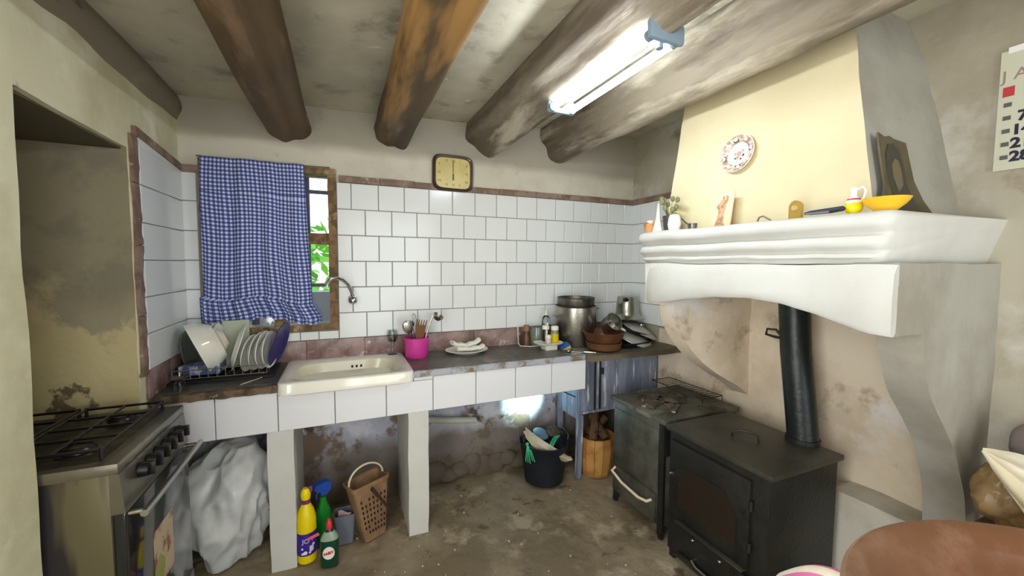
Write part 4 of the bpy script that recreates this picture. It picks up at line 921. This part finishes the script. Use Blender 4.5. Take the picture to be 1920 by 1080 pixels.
utensil('serving_spoon', 'dark steel serving spoon tipped toward the tap side of the pink pot', 'spoon', [(.38,2.36,Pz),(.362,2.355,.98),(.352,2.35,1.035)], .004, M['steel_dark'],
        MB().ball((0,0,0), .030, .010, .040, 16, 10).xf(tilted((.348,2.345,1.065), (.1,-.35,0))), M['steel'], 'bowl')
utensil('skimmer', 'round dark skimmer head behind the serving spoon', 'skimmer', [(.39,2.39,Pz),(.376,2.39,1.0),(.372,2.392,1.05)], .004, M['steel_dark'],
        MB().ball((.371,2.393,1.072), .022, .006, .024, 16, 8), M['steel_dark'], 'disc')
fk = MB().loft([[(x_*w, y_*.004, z) for x_, y_ in ((-1,-1),(1,-1),(1,1),(-1,1))] for z, w in ((-.03,.010),(.0,.024),(.05,.030),(.062,.030))])
for k in range(5): fk.tube([(-.026+k*.013,0,.060),(-.026+k*.0145,0,.095)], [.004,.0022], 6)
utensil('pasta_fork', 'brown plastic pasta fork with long tines in the pink pot', 'fork', [(.41,2.345,Pz),(.405,2.335,.98),(.405,2.330,1.00)], .006, M['brown_plastic'], fk.xf(tilted((.412,2.328,1.015), (.08,.12,0))), None, 'tines')
utensil('whisk', 'wire whisk showing behind the brown fork', 'whisk', [(.40,2.40,Pz),(.388,2.40,1.03),(.384,2.40,1.06)], .005, M['steel'],
        MB().tube([(.384,2.40,1.06),(.366,2.40,1.09),(.372,2.40,1.115),(.384,2.40,1.12),(.396,2.40,1.115),(.402,2.40,1.09),(.386,2.40,1.06)], .0012, 5).tube([(.384,2.40,1.06),(.384,2.385,1.09),(.384,2.39,1.12)], .0012, 5), None, 'wires')
utensil('hooked_ladle', 'thin hooked wire handle rising behind the pink pot', 'ladle', [(.42,2.40,Pz),(.412,2.405,1.08),(.402,2.41,1.125),(.393,2.41,1.135),(.386,2.41,1.125)], .0028, M['chrome'])
t = thing('wine_glass', 'clear stemmed glass between the tap and the pink pot', 'glass', (.275, 2.475, .886))
part('glass_body', MB().lathe([(0,0),(.030,0),(.030,.002),(.005,.006),(.004,.06),(.008,.066),(.026,.085),(.032,.11),(.028,.145),(.027,.145),(.030,.11),(.024,.087),(0,.070)], 32), M['glass'], t, world=False)
t = thing('dinner_plate', 'oval white plate with rolled napkins on the stone slab', 'plate', (.712, 2.375, .880))
part('plate_body', MB().lathe(plate_prof(.135,.020), 56, sy=.80), M['white'], t, world=False)
def rolled(label, x, y, z, rz, w, bend):
    m = MB(); lo = []
    for k in range(17):
        u = k/16; xx = (u-.5)*w; sag = bend*(2*u-1)**2; rr_ = .017+.002*sin(k*1.3)
        lo.append([(xx, .030*cos(a)*(1+.05*sin(k)), z+sag+rr_*sin(a)*.8+rr_*.8) for a in (2*pi*q/14 for q in range(14))])
    m.loft(lo).jit(.0035, 26, w*9)
    t = tag(part('rolled_napkin', m, M['towel'], loc=(x, y, .880), rot=(0,0,rz), world=False), label, 'napkin', 'white napkins folded on the oval plate'); return t
rolled('white napkin roll lying at the front of the oval plate', .725, 2.345, .016, R_(3), .175, .008)
rolled('white napkin roll bent up at one end, at the back of the plate', .710, 2.395, .030, R_(8), .190, .024)
# tray with condiments
TX, TY = 1.235, 2.275
t = thing('cruet_stand', 'cream plastic cruet stand on a square foot', 'cruet stand', (TX, TY, .880))
part('foot', MB().bbox(-.040,.045,-.045,.03,0,.034,.004), M['plastic_white'], t, world=False)
part('tray', MB().loft([srect(0,0,.080,.060,.034,40,3.5), srect(0,0,.092,.070,.042,40,3.5), srect(0,0,.094,.072,.047,40,3.5), srect(0,0,.086,.064,.044,40,3.5)]), M['plastic_white'], t, world=False)
part('carry_post', MB().tube([(.0,.02,.04),(0,.02,.15),(.006,.02,.17)], [.006,.005,.008], 10), M['plastic_white'], t, world=False)
t = thing('oil_bottle', 'small bottle of yellow oil with white cap in the cruet stand', 'bottle', (TX+.045, TY-.005, .925))
part('bottle', MB().lathe([(0,0),(.026,0),(.027,.004),(.027,.056),(.0,.056)], 28), M['oil'], t, world=False)
part('neck', MB().lathe([(.027,.056),(.025,.068),(.022,.082),(0,.082)], 28), M['glass_green'], t, world=False)
part('cap', MB().lathe([(0,.080),(.025,.080),(.025,.100),(.020,.106),(0,.106)], 28), M['plastic_white'], t, world=False)
t = thing('vinegar_bottle', 'dark cruet bottle with white cap behind the yellow oil', 'bottle', (TX+.005, TY+.045, .925))
part('bottle', MB().lathe([(0,0),(.024,0),(.024,.07),(.02,.08),(0,.08)], 28), mat('vinegar', (40,34,24), .15, coat=.3), t, world=False)
part('cap', MB().lathe([(0,.080),(.024,.080),(.024,.100),(.019,.105),(0,.105)], 28), M['plastic_white'], t, world=False)
t = thing('salt_shaker', 'little clear salt shaker with white top in the cruet stand', 'shaker', (TX-.015, TY-.030, .925))
part('jar', MB().lathe([(0,0),(.019,0),(.019,.032),(.017,.036),(0,.036)], 24), mat('salt', (190,184,180), .3), t, world=False)
part('cap', MB().lathe([(0,.035),(.018,.035),(.018,.048),(.013,.054),(0,.054)], 24), M['plastic_white'], t, world=False)
t = thing('glass_jar', 'pale green glass jar against the pink marble upstand', 'jar', (1.225, 2.415, .881))
part('jar', MB().lathe([(0,0),(.048,0),(.052,.006),(.052,.105),(.046,.118),(.046,.126),(.043,.126),(.048,.105),(.048,.008),(0,.006)], 32), M['glass_green'], t, world=False)
t = thing('corked_bottle', 'brown bottle stub with a cork beside the green jar', 'bottle', (1.15, 2.43, .881))
part('bottle', MB().lathe([(0,0),(.030,0),(.031,.06),(.020,.085),(.018,.10),(0,.10)], 24), M['terracotta'], t, world=False)
part('cork', MB().lathe([(0,.10),(.019,.10),(.020,.138),(0,.138)], 20), mat('cork', (150,112,80), .9), t, world=False)
t = thing('wire_trivet', 'bent white wire plate stand behind the cruets', 'stand', (1.12, 2.40, .881))
part('wire', MB().tube([(-.03,.04,.13),(-.03,.03,.02),(-.025,.01,.004),(.03,-.03,.004),(.10,-.04,.004),(.14,-.03,.004)], .003, 6), M['plastic_white'], t, world=False)
t = thing('pump_bottle', 'clear soap pump bottle leaning by the big pot', 'bottle', (1.30, 2.43, .881))
part('bottle', MB().lathe([(0,0),(.028,0),(.030,.01),(.030,.16),(.022,.19),(.010,.20),(0,.20)], 28), M['glass'], t, world=False)
part('pump', MB().tube([(0,0,.20),(0,0,.245),(-.02,-.005,.252),(-.045,-.01,.248)], [.010,.005,.006,.005], 10), M['plastic_white'], t, world=False)
t = thing('sponge', 'blue and yellow washing sponge propped by the cruets', 'sponge', (1.345, 2.235, .882), (R_(10), R_(-28), R_(-10)))
part('scouring_side', MB().bbox(-.030,.030,-.028,.028,.020,.032,.003), M['sponge_blue'], t, world=False)
part('foam', MB().bbox(-.030,.030,-.028,.028,-.004,.020,.005), M['sponge_yellow'], t, world=False)
t = tag(part('steel_scourer', MB().ball((0,0,.008), .020, .016, .010, 14, 8).jit(.006, 60), M['steel'], loc=(1.315, 2.145, .880), world=False), 'small curly metal scourer on the stone slab', 'scourer')
# pots at the far end
t = thing('stock_pot', 'tall steel stock pot with loop handles against the tiles', 'pot', (1.500, 2.365, .880))
part('pot', MB().lathe([(0,0),(.138,0),(.142,.006),(.142,.262),(.147,.268),(.142,.270),(.138,.262),(.138,.01),(0,.008)], 56), M['steel'], t, world=False)
part('handle', MB().tube([(.140,-.03,.235),(.175,-.025,.245),(.182,0,.247),(.175,.025,.245),(.140,.03,.235)], .0045, 8), M['steel'], t, world=False)
part('handle', MB().tube([(-.140,-.03,.20),(-.170,-.025,.205),(-.178,0,.207),(-.170,.025,.205),(-.140,.03,.20)], .0045, 8), M['steel'], t, world=False)
t = thing('saucepan', 'dark steel saucepan nested in the mouth of the stock pot', 'saucepan', (1.500, 2.365, 1.128))
part('pan', MB().lathe([(0,0),(.122,0),(.126,.005),(.128,.074),(.132,.078),(.128,.080),(.124,.072),(.122,.008),(0,.006)], 52), M['steel_dark'], t, world=False)
t = thing('earthenware_casserole', 'round brown earthenware casserole stack on the wooden board', 'casserole', (1.565, 2.125, .880))
part('lower_dish', MB().lathe([(0,0),(.090,0),(.108,.012),(.116,.050),(.118,.056),(.112,.056),(.10,.012),(0,.010)], 48), M['terracotta'], t, world=False)
part('upper_dish', MB().lathe([(0,.044),(.088,.046),(.112,.062),(.130,.108),(.136,.120),(.130,.121),(.118,.098),(.098,.062),(0,.054)], 48, wob=.006), M['terracotta'], t, world=False)
t = thing('knife', 'steel knife lying on the slab before the casserole', 'knife', (1.38, 2.10, .883), (0,0,R_(-38)))
part('blade', MB().prism([(-.09,-.006),(.01,-.009),(.01,.009),(-.07,.007)], 'z', 0, .0015), M['chrome'], t, world=False)
part('handle', MB().bbox(.01,.09,-.008,.008,-.002,.008,.003), M['steel'], t, world=False)
t = thing('milk_pan', 'small steel pan tipped over on the earthenware stack', 'saucepan', (1.655, 2.205, 1.020), (R_(50), R_(35), R_(-20)))
part('pan', MB().lathe([(0,0),(.052,0),(.056,.004),(.060,.070),(.063,.073),(.058,.072),(.053,.006),(0,.005)], 40), M['steel'], t, world=False)
part('handle', MB().bbox(.058,.105,-.009,.009,.050,.060,.003), M['plastic_white'], t, world=False)
t = thing('coffee_maker', 'upturned aluminium coffee pot base standing on the pan pile', 'coffee pot', (1.93, 2.345, 1.045))
part('flared_body', MB().lathe([(0,.158),(.068,.158),(.073,.152),(.078,.10),(.084,.035),(.098,.012),(.126,0),(.120,-.004),(.08,.005),(0,.01)], 48), M['steel'], t, world=False)
part('dark_opening', MB().ball((-.052,-.052,.138), .030, .014, .015, 14, 8), M['enamel_black'], t, world=False)
for i, (x, y, z, r, ty, tx, mt, nm_, lb_) in enumerate((
    (1.90, 2.29, .955, .150, 14, 12, 'enamel_black', 'frying_pan', 'black frying pan under the aluminium coffee pot'),
    (1.87, 2.225, .935, .160, 15, 20, 'steel_bright', 'pot_cover', 'shiny steel pot lid at the front of the pan pile'),
    (1.96, 2.25, .965, .130, 20, 16, 'steel_bright', 'pot_cover', 'steel pan lid tucked under the black frying pan'))):
    t = thing(nm_, lb_, 'lid' if 'cover' in nm_ else 'pan', (x, y, z), (R_(tx), R_(ty), 0), 'pan lids piled on the board' if 'cover' in nm_ else None)
    part('lid_dome' if 'cover' in nm_ else 'pan_body', MB().lathe([(0,.030),(r*.5,.026),(r*.85,.012),(r,.0),(r*1.01,-.004),(r*.98,-.004),(r*.84,.008),(r*.5,.022),(0,.026)] if 'cover' in nm_ else [(0,0),(r*.78,0),(r,.040),(r*1.01,.040),(r*.80,-.004),(0,-.004)], 44), M[mt], t, world=False)
    if 'cover' in nm_: part('knob', MB().lathe([(0,.048),(.014,.046),(.016,.040),(.008,.034),(.008,.028)], 18), M['chrome'], t, world=False)
    else: part('handle', MB().tube([(-r*.95,-.02,.036),(-r-.06,-.06,.050),(-r-.10,-.09,.045)], [.010,.009,.011], 10, flat=.6), M['steel'], t, world=False)
t = thing('black_griddle', 'flat black griddle pan at the bottom of the pile', 'griddle', (1.83, 2.215, .884), (0,0,R_(14)))
part('griddle', MB().loft([srect(0,0,.155,.115,0,44,3), srect(0,0,.170,.130,.028,44,3), srect(0,0,.166,.126,.028,44,3), srect(0,0,.150,.110,.006,44,3)]), M['enamel_black'], t, world=False)

# ================================================================== UNDER THE COUNTER
# big plastic sack
def blob(name, label, cat, c, rx, ry, rz, mt, amp, sc, n=72, mm=48, e=.8, seed=0, ridg=.02):
    m = MB()
    for j in range(mm+1):
        ph = pi*j/mm
        for k in range(n):
            a = 2*pi*k/n; s_ = max(sin(ph), 1e-4)**e
            d = Vector((s_*cos(a), s_*sin(a), -cos(ph)))
            p = Vector((c[0]+d.x*rx, c[1]+d.y*ry, c[2]+d.z*rz))
            q = Vector((d.x*sc, d.y*sc, d.z*sc*.7+seed))
            w = amp*noise.noise(q*.8)+ridg*(abs(noise.noise(q*1.9+Vector((5,1,2))))*-1.0+.25)+ridg*.16*noise.noise(q*4.2)
            p += d*w; p.z = max(p.z, .003)
            m.v.append(tuple(p))
    m.f = [(j*n+k, j*n+(k+1)%n, (j+1)*n+(k+1)%n, (j+1)*n+k) for j in range(mm) for k in range(n)]
    return tag(part(name, m, mt, loc=(c[0], c[1], 0), ang=32), label, cat)
blob('plastic_sack', 'large crumpled translucent white plastic sack under the counter', 'sack', (-.515, 2.27, .27), .175, .175, .285, M['bag'], .07, 1.3, seed=3, ridg=.045, n=110, mm=80)
def bottle_wrap(r, sx=1, sy=1):
    def w(v): a = -pi/2+v.x/r; return Vector((r*cos(a)*sx, r*sin(a)*sy, v.y))
    return w
t = thing('bleach_bottle', 'yellow bleach bottle with violet wrap label by the white pier', 'bottle', (-.178, 2.085, 0))
part('body', MB().lathe([(0,0),(.036,0),(.042,.006),(.043,.05),(.044,.17),(.042,.215),(.034,.250),(.022,.275),(.017,.285),(0,.285)], 40), M['yellow'], t, world=False)
part('label', MB().lathe([(.0442,.045),(.0448,.048),(.0450,.150),(.0444,.153)], 40), M['violet'], t, world=False)
part('neck_ring', MB().lathe([(.018,.283),(.021,.285),(.022,.303),(.018,.306)], 28), M['purple_red'], t, world=False)
part('cap', MB().lathe([(0,.356),(.012,.356),(.019,.345),(.023,.325),(.020,.305),(0,.304)], 12), M['yellow'], t, world=False)
part('tear_tab', MB().bbox(.006,.030,-.006,.006,.335,.362,.003), M['purple_red'], t, world=False)
rz_ = Matrix.Rotation(R_(-2), 4, 'Z')
part('label_lettering', MB().text('JO', .030, rz_ @ Matrix.Translation((0,0,.118)), .001, bottle_wrap(.0456)).text('T', .026, Matrix.Rotation(R_(35),4,'Z') @ Matrix.Translation((0,0,.122)), .001, bottle_wrap(.0456)), M['white'], t, world=False)
bl = MB()
for a_, z_, r_ in ((-60,.070,.007),(-95,.062,.009),(-112,.082,.005),(-70,.060,.005),(-48,.095,.006),(-110,.058,.006)):
    bl.lathe([(0,.0012),(r_,.0012),(r_,-.002)], 14).xf(Matrix.Rotation(R_(a_), 4, 'Z') @ Matrix.Translation((.0445,0,z_)) @ Matrix.Rotation(R_(90), 4, 'Y'), len(bl.v)-42)
part('label_bubbles', bl, M['white'], t, world=False)
part('label_panel', MB().grid(lambda u, v: (.0458*cos(R_(-72+u*24)), .0458*sin(R_(-72+u*24)), .066+v*.026), 6, 2), M['lamp_white'], t, world=False)
t = thing('dish_soap', 'dark green dish soap bottle with red cap on the floor', 'bottle', (-.076, 2.005, 0), (0,0,R_(-8)))
part('body', MB().loft([srect(0,0,.040*w,.026*w2,z,40,e) for z, w, w2, e in ((0,.93,.9,3),(.006,1,1,3),(.08,1.04,1.02,3),(.125,1.0,1.0,3),(.150,.8,.85,2.6),(.170,.45,.6,2.2),(.180,.32,.48,2))]), M['soap'], t, world=False)
part('pale_shoulder', MB().loft([srect(0,0,.0408*w,.0268*w2,z,40,2.6) for z, w, w2 in ((.132,.98,.99),(.150,.82,.88),(.170,.48,.63))], False, False), M['soap_pale'], t, world=False)
part('cap', MB().lathe([(0,.180),(.013,.180),(.014,.205),(.010,.212),(.006,.228),(0,.228)], 24), M['red'], t, world=False)
part('neck_tag', MB().bbox(-.026,.026,-.020,-.016,.168,.182,.002).xf(Matrix.Rotation(R_(-22),4,'Y')), mat('tag_pink', (226,96,110), .5), t, world=False)
part('oval_label', MB().prism([(.026*cos(a), .076+.030*sin(a)) for a in (2*pi*k/28 for k in range(28))], 'y', -.0290, -.0262), M['white'], t, world=False)
part('label_lettering', MB().text('FAIRY', .017, Matrix.Translation((0,-.0292,.076)) @ Matrix.Rotation(R_(90),4,'X') @ Matrix.Rotation(R_(12),4,'Z'), .0012), M['red'], t, world=False)
t = thing('spray_bottle', 'green spray bottle with blue trigger head behind the bleach', 'bottle', (-.108, 2.175, 0), (0,0,R_(20)))
part('body', MB().loft([srect(0,0,.036*w,.024*w2,z,36,3) for z, w, w2 in ((0,.95,.95),(.006,1,1),(.15,1,1),(.19,.85,.9),(.225,.45,.55),(.25,.36,.5))]), M['green_body'], t, world=False)
part('trigger_head', MB().prism([(-.045,.300),(-.040,.322),(.02,.330),(.036,.318),(.034,.285),(.014,.262),(-.012,.262),(-.014,.280)], 'y', -.017, .017), M['blue'], t, world=False)
part('trigger', MB().tube([(-.020,0,.285),(-.032,0,.265),(-.030,0,.245)], .005, 8), M['blue'], t, world=False)
t = thing('storage_tub', 'translucent grey blue plastic tub behind the dish soap', 'tub', (-.008, 2.16, 0))
part('tub', MB().loft([srect(0,0,.040,.035,0,32,5), srect(0,0,.052,.045,.155,32,5), srect(0,0,.050,.043,.155,32,5), srect(0,0,.038,.033,.006,32,5)]), mat('tub_grey', (128,136,150), .3, trans=.3), t, world=False)
part('pink_wrapper', MB().grid(lambda u, v: (-.03+u*.06, -.02+.01*sin(u*6), .13+v*.045*(1-.4*u)), 8, 4), mat('wrapper', (190,160,160), .5), t, world=False)
# perforated tan basket
bk = thing('perforated_basket', 'tall tan perforated plastic basket leaning under the sink', 'basket', (.130, 2.150, 0), (R_(-3), R_(-5), R_(22)))
def bloop(z, g): return srect(0, 0, (.058+.040*z/.31)*g, (.036+.030*z/.31)*g, z, 32, 7)
part('shell', MB().loft([bloop(0,1), bloop(.1,1), bloop(.2,1), bloop(.31,1), bloop(.31,.94), bloop(.012,.93)]), M['basket_tan'], bk, world=False)
part('rim', MB().loft([bloop(.292,1.02), bloop(.294,1.07), bloop(.312,1.07), bloop(.314,1.0)], False, False), M['basket_tan'], bk, world=False)
hole_me = mesh_of('slot', MB().bbox(-.0035,.0035,-.0025,.0015,-.0075,.0075,.001), M['dark'])
for r_ in range(7):
    z = .05+r_*.030
    hx = .058+.040*z/.31; hy = .036+.030*z/.31
    for q in range(7):
        if (r_*5+q*3) % 11 == 0: continue
        stamp('slot', hole_me, bk, ((-.72+q*.24)*hx, -hy-.0002, z))
part('carry_handle', MB().tube([(.092*cos(a), 0, .31+.078*sin(a)) for a in (pi*k/14 for k in range(15))], .007, 10, flat=.7), M['cream_plastic'], bk, world=False)
tag(part('dark_stick', MB().tube([(.120,2.050,.305),(.165,2.045,.24),(.225,2.04,.150)], [.015,.011,.008], 8, flat=.6), M['stick'], loc=(.17,2.05,.15)), 'dark brown wooden stick leaning on the tan basket', 'stick')
# black rubber bucket with strip and string
bu = thing('rubber_bucket', 'black rubber builder bucket full of odds and ends', 'bucket', (1.215, 2.280, 0))
part('tub', MB().lathe([(0,0),(.105,0),(.125,.012),(.142,.12),(.158,.262),(.165,.270),(.158,.274),(.150,.262),(.132,.11),(.11,.018),(0,.014)], 48, wob=.02), M['rubber'], bu, world=False)
part('handle', MB().tube([(-.155,-.03,.26),(-.165,-.04,.31),(-.158,-.02,.335),(-.160,.02,.31),(-.150,.03,.26)], .010, 10), M['rubber'], bu, world=False)
part('handle', MB().tube([(.150,-.05,.26),(.158,-.05,.30),(.155,.0,.32),(.155,.05,.30),(.148,.05,.26)], .010, 10), M['rubber'], bu, world=False)
sp = MB()
path = [(-.150,-.02,.372),(-.135,-.035,.345),(-.10,-.06,.305),(-.05,-.085,.265),(.0,-.12,.235),(.05,-.145,.210),(.09,-.155,.190),(.118,-.150,.188)]
wd = [.014,.026,.034,.036,.034,.026,.018,.010]
vs = []
for (x, y, z), w in zip(path, wd): vs += [(x-w*.35, y+.012, z-w*.9), (x, y-.014, z), (x+w*.35, y+.012, z+w*.9)]
sp.add(vs, [(i*3+k, i*3+k+1, (i+1)*3+k+1, (i+1)*3+k) for i in range(7) for k in range(2)]); solid(sp, .003)
tag(part('cardboard_strip', sp, M['cardboard'], loc=(1.215, 2.280, 0), world=False), 'pale curved cardboard strip hanging over the bucket rim', 'strip')
tw = thing('green_twine', 'bright green twine knotted on the bucket handle', 'twine', (1.215, 2.280, 0))
for k in range(5):
    part('strand', MB().tube([(-.150,-.055,.290),(-.150+.008*(k-2),-.080,.255),(-.152+.014*(k-2),-.098-.004*k,.205-.008*(k%3))], .0028, 6), M['rope_green'], tw, world=False)
part('knot', MB().ball((-.150,-.056,.292), .012, .010, .012, 12, 8), M['rope_green'], tw, world=False)
for k in range(4): part('strand', MB().tube([(-.02,-.10,.255),(.02,-.09+.01*k,.268+.004*k),(.07,-.05+.012*k,.288),(.11,-.02,.292)], .0025, 6), M['rope_green'], tw, world=False)
tag(part('blue_jar_lid', MB().lathe([(0,.02),(.04,.018),(.055,.006),(.056,0),(0,0)], 28), mat('lid_blue', (110,140,160), .4), loc=(1.215, 2.33, .292), rot=(R_(22),R_(10),0), world=False), 'round blue lid poking out of the bucket', 'lid')
tag(part('rubble_lump', MB().ball((0,0,0), .055, .045, .035, 16, 10).jit(.016, 22), M['soot'], loc=(1.300, 2.31, .300), world=False), 'grey brown lump of rubble on top of the bucket', 'rubble')
tag(part('bucket_filling', MB().lathe([(0,.222),(.08,.215),(.14,.20),(.14,.19),(0,.19)], 28).jit(.012, 20), M['rubber'], loc=(1.215,2.28,0), world=False), 'dark rags filling the black rubber bucket', 'rags')
# wooden barrel half behind the cabinet leg
wb = thing('wooden_tub', 'tan wooden stave tub between cabinet leg and worn grey stove', 'tub', (1.60, 2.24, 0))
for k in range(14):
    a0 = 2*pi*k/14; a1 = 2*pi*(k+1)/14-.02
    def P(r, a, z): return (r*cos(a), r*sin(a), z)
    lo = []
    for z, r in ((.0,.100),(.08,.120),(.17,.130),(.265,.128)): lo.append([P(r,a0,z),P(r,a1,z),P(r-.012,a1,z),P(r-.012,a0,z)])
    part('stave', MB().loft(lo), M['wood_tan'], wb, world=False)
part('firewood_fill', MB().lathe([(0,.235),(.08,.23),(.115,.215),(.115,.20),(0,.2)], 24).jit(.012, 20), M['bark'], wb, world=False)
for i, (a, b) in enumerate((((1.55,2.20,.24),(1.62,2.28,.40)), ((1.65,2.20,.24),(1.60,2.30,.38)), ((1.58,2.29,.24),(1.70,2.27,.36)))):
    tag(part('firewood_log', MB().tube([a, b], [.030,.026], 10).jit(.005, 20, i), M['bark'], loc=a), ['dark split log standing at the front of the wooden tub', 'dark split log on the stove side of the wooden tub', 'dark split log at the back of the wooden tub'][i], 'log', 'split logs in the wooden tub')
tag(part('wire_hook', MB().tube([(1.525,2.13,.40),(1.53,2.13,.345),(1.50,2.125,.335),(1.56,2.125,.335)], .003, 6), M['steel'], loc=(1.53,2.13,.33)), 'thin metal hook above the wooden tub', 'hook')

# ================================================================== NEAR TABLE, BASIN AND BAGS
tz = .715
tb = thing('side_table', 'plain wooden side table carrying the big clay basin', 'table', (1.05, .0, 0))
for k in range(5):
    y0 = -.48+k*.184; part('plank', MB().bbox(.66, 1.42, y0, y0+.180, tz-.028, tz, .004), M['table_wood'], tb)
for x in (.70, 1.38):
    for y in (-.44, .40): part('leg', MB().bbox(x-.028, x+.028, y-.028, y+.028, 0, tz-.028, .004), M['table_wood'], tb)
part('apron', MB().box(.70, 1.38, .395, .415, tz-.11, tz-.028), M['table_wood'], tb)
bc = (.986, .005)
wkb = thing('wicker_basket', 'round pale wicker basket holding the clay basin', 'basket', (bc[0], bc[1], tz))
wv = MB()
for j in range(9):
    z = .006+j*.013; r = .335+.0085*j
    n_ = 90
    wv.tube([( (r+.005*(1 if (k+j) % 2 else -1))*cos(2*pi*k/n_), (r+.005*(1 if (k+j) % 2 else -1))*sin(2*pi*k/n_), z) for k in range(n_+1)], .0065, 5, caps=False)
part('weave', wv, M['wicker'], wkb, world=False, kind='stuff')
part('bottom', MB().lathe([(0,.001),(.32,.001),(.32,.006),(0,.006)], 48), M['wicker'], wkb, world=False)
ba = thing('clay_basin', 'very large round brown clay basin on the wicker basket', 'basin', (bc[0], bc[1], tz+.02))
part('outer_wall', MB().lathe([(0,0),(.26,0),(.30,.01),(.385,.110),(.412,.136),(.4255,.150),(.4255,.158),(.419,.164)], 96), M['terra_rim'], ba, world=False)
part('inner_glaze', MB().lathe([(.419,.164),(.412,.164),(.400,.156),(.388,.143),(.380,.136),(.374,.128),(.358,.104),(.320,.082),(.26,.068),(0,.060)], 96), M['terra_basin'], ba, world=False)
sc_ = thing('striped_cloth', 'pink and white striped cloth heaped beside the basin', 'cloth', (.88, .46, tz))
for s_ in range(17):
    m = MB(); a, b = s_/17, (s_+1)/17
    def cf(u, v, a=a, b=b):
        w = a+(b-a)*u; return (.70+.36*w, .415+.13*v, tz-.012-.05*v+.128*sin(pi*w)*(1-v*.3)+.006*sin(w*26)+.02*sin(pi*v))
    m.grid(cf, 6, 14); solid(m, .003)
    part('stripe', m, [M['bag_cloth'], M['stripe_pink']][s_ % 2], sc_)
st2 = thing('low_stool', 'low wooden stool by the wall under the bundled sacks', 'stool', (1.88, .38, 0))
part('seat', MB().bbox(1.70, 2.08, .20, .56, .565, .598, .006), M['table_wood'], st2)
for x in (1.74, 2.04):
    for y in (.24, .52): part('leg', MB().cyl((x, y, .566), (x, y, 0), .018, n=10), M['table_wood'], st2)
tz = .600
# bagged things by the wall
blob('paper_parcel', 'brown glossy rounded parcel on the table by the wall corner', 'parcel', (1.945, .505, .700), .085, .080, .100, M['amber'], .035, 1.8, 60, 40, seed=9, ridg=.014)
cb_ = MB()
def cloth(u, v):
    y = .536-.30*u; zt = .866+.03*u; zb = .856-.42*u**.85
    z = zt+(zb-zt)*v; x = 1.846-.030*sin(v*9+u*3)*u-.02*sin(v*19)*u+.05*(1-v)*u
    return (x, y+.012*sin(v*8)*u, z)
cb_.grid(cloth, 30, 44).jit(.006, 12); solid(cb_, .006)
tag(part('cloth_sack', cb_, M['bag_cloth'], loc=(1.84,.45,.8)), 'cream folded cloth sack draped over the brown parcel', 'sack')
blob('mauve_cushion', 'dull mauve rounded cushion above the cream sack', 'cushion', (1.99, .44, .865), .07, .085, .095, M['mauve'], .01, 1.2, 40, 26, seed=2, ridg=.004)
tag(part('white_packet', MB().loft([srect(0,0,.09*w,.05*w,z,30,3) for z, w in ((0,.9),(.012,1.05),(.03,1),(.04,.8))]).jit(.008, 18), M['white'], loc=(1.80,.40,tz+.0), rot=(0,0,R_(-30)), world=False), 'white plastic packet below the brown parcel', 'packet')
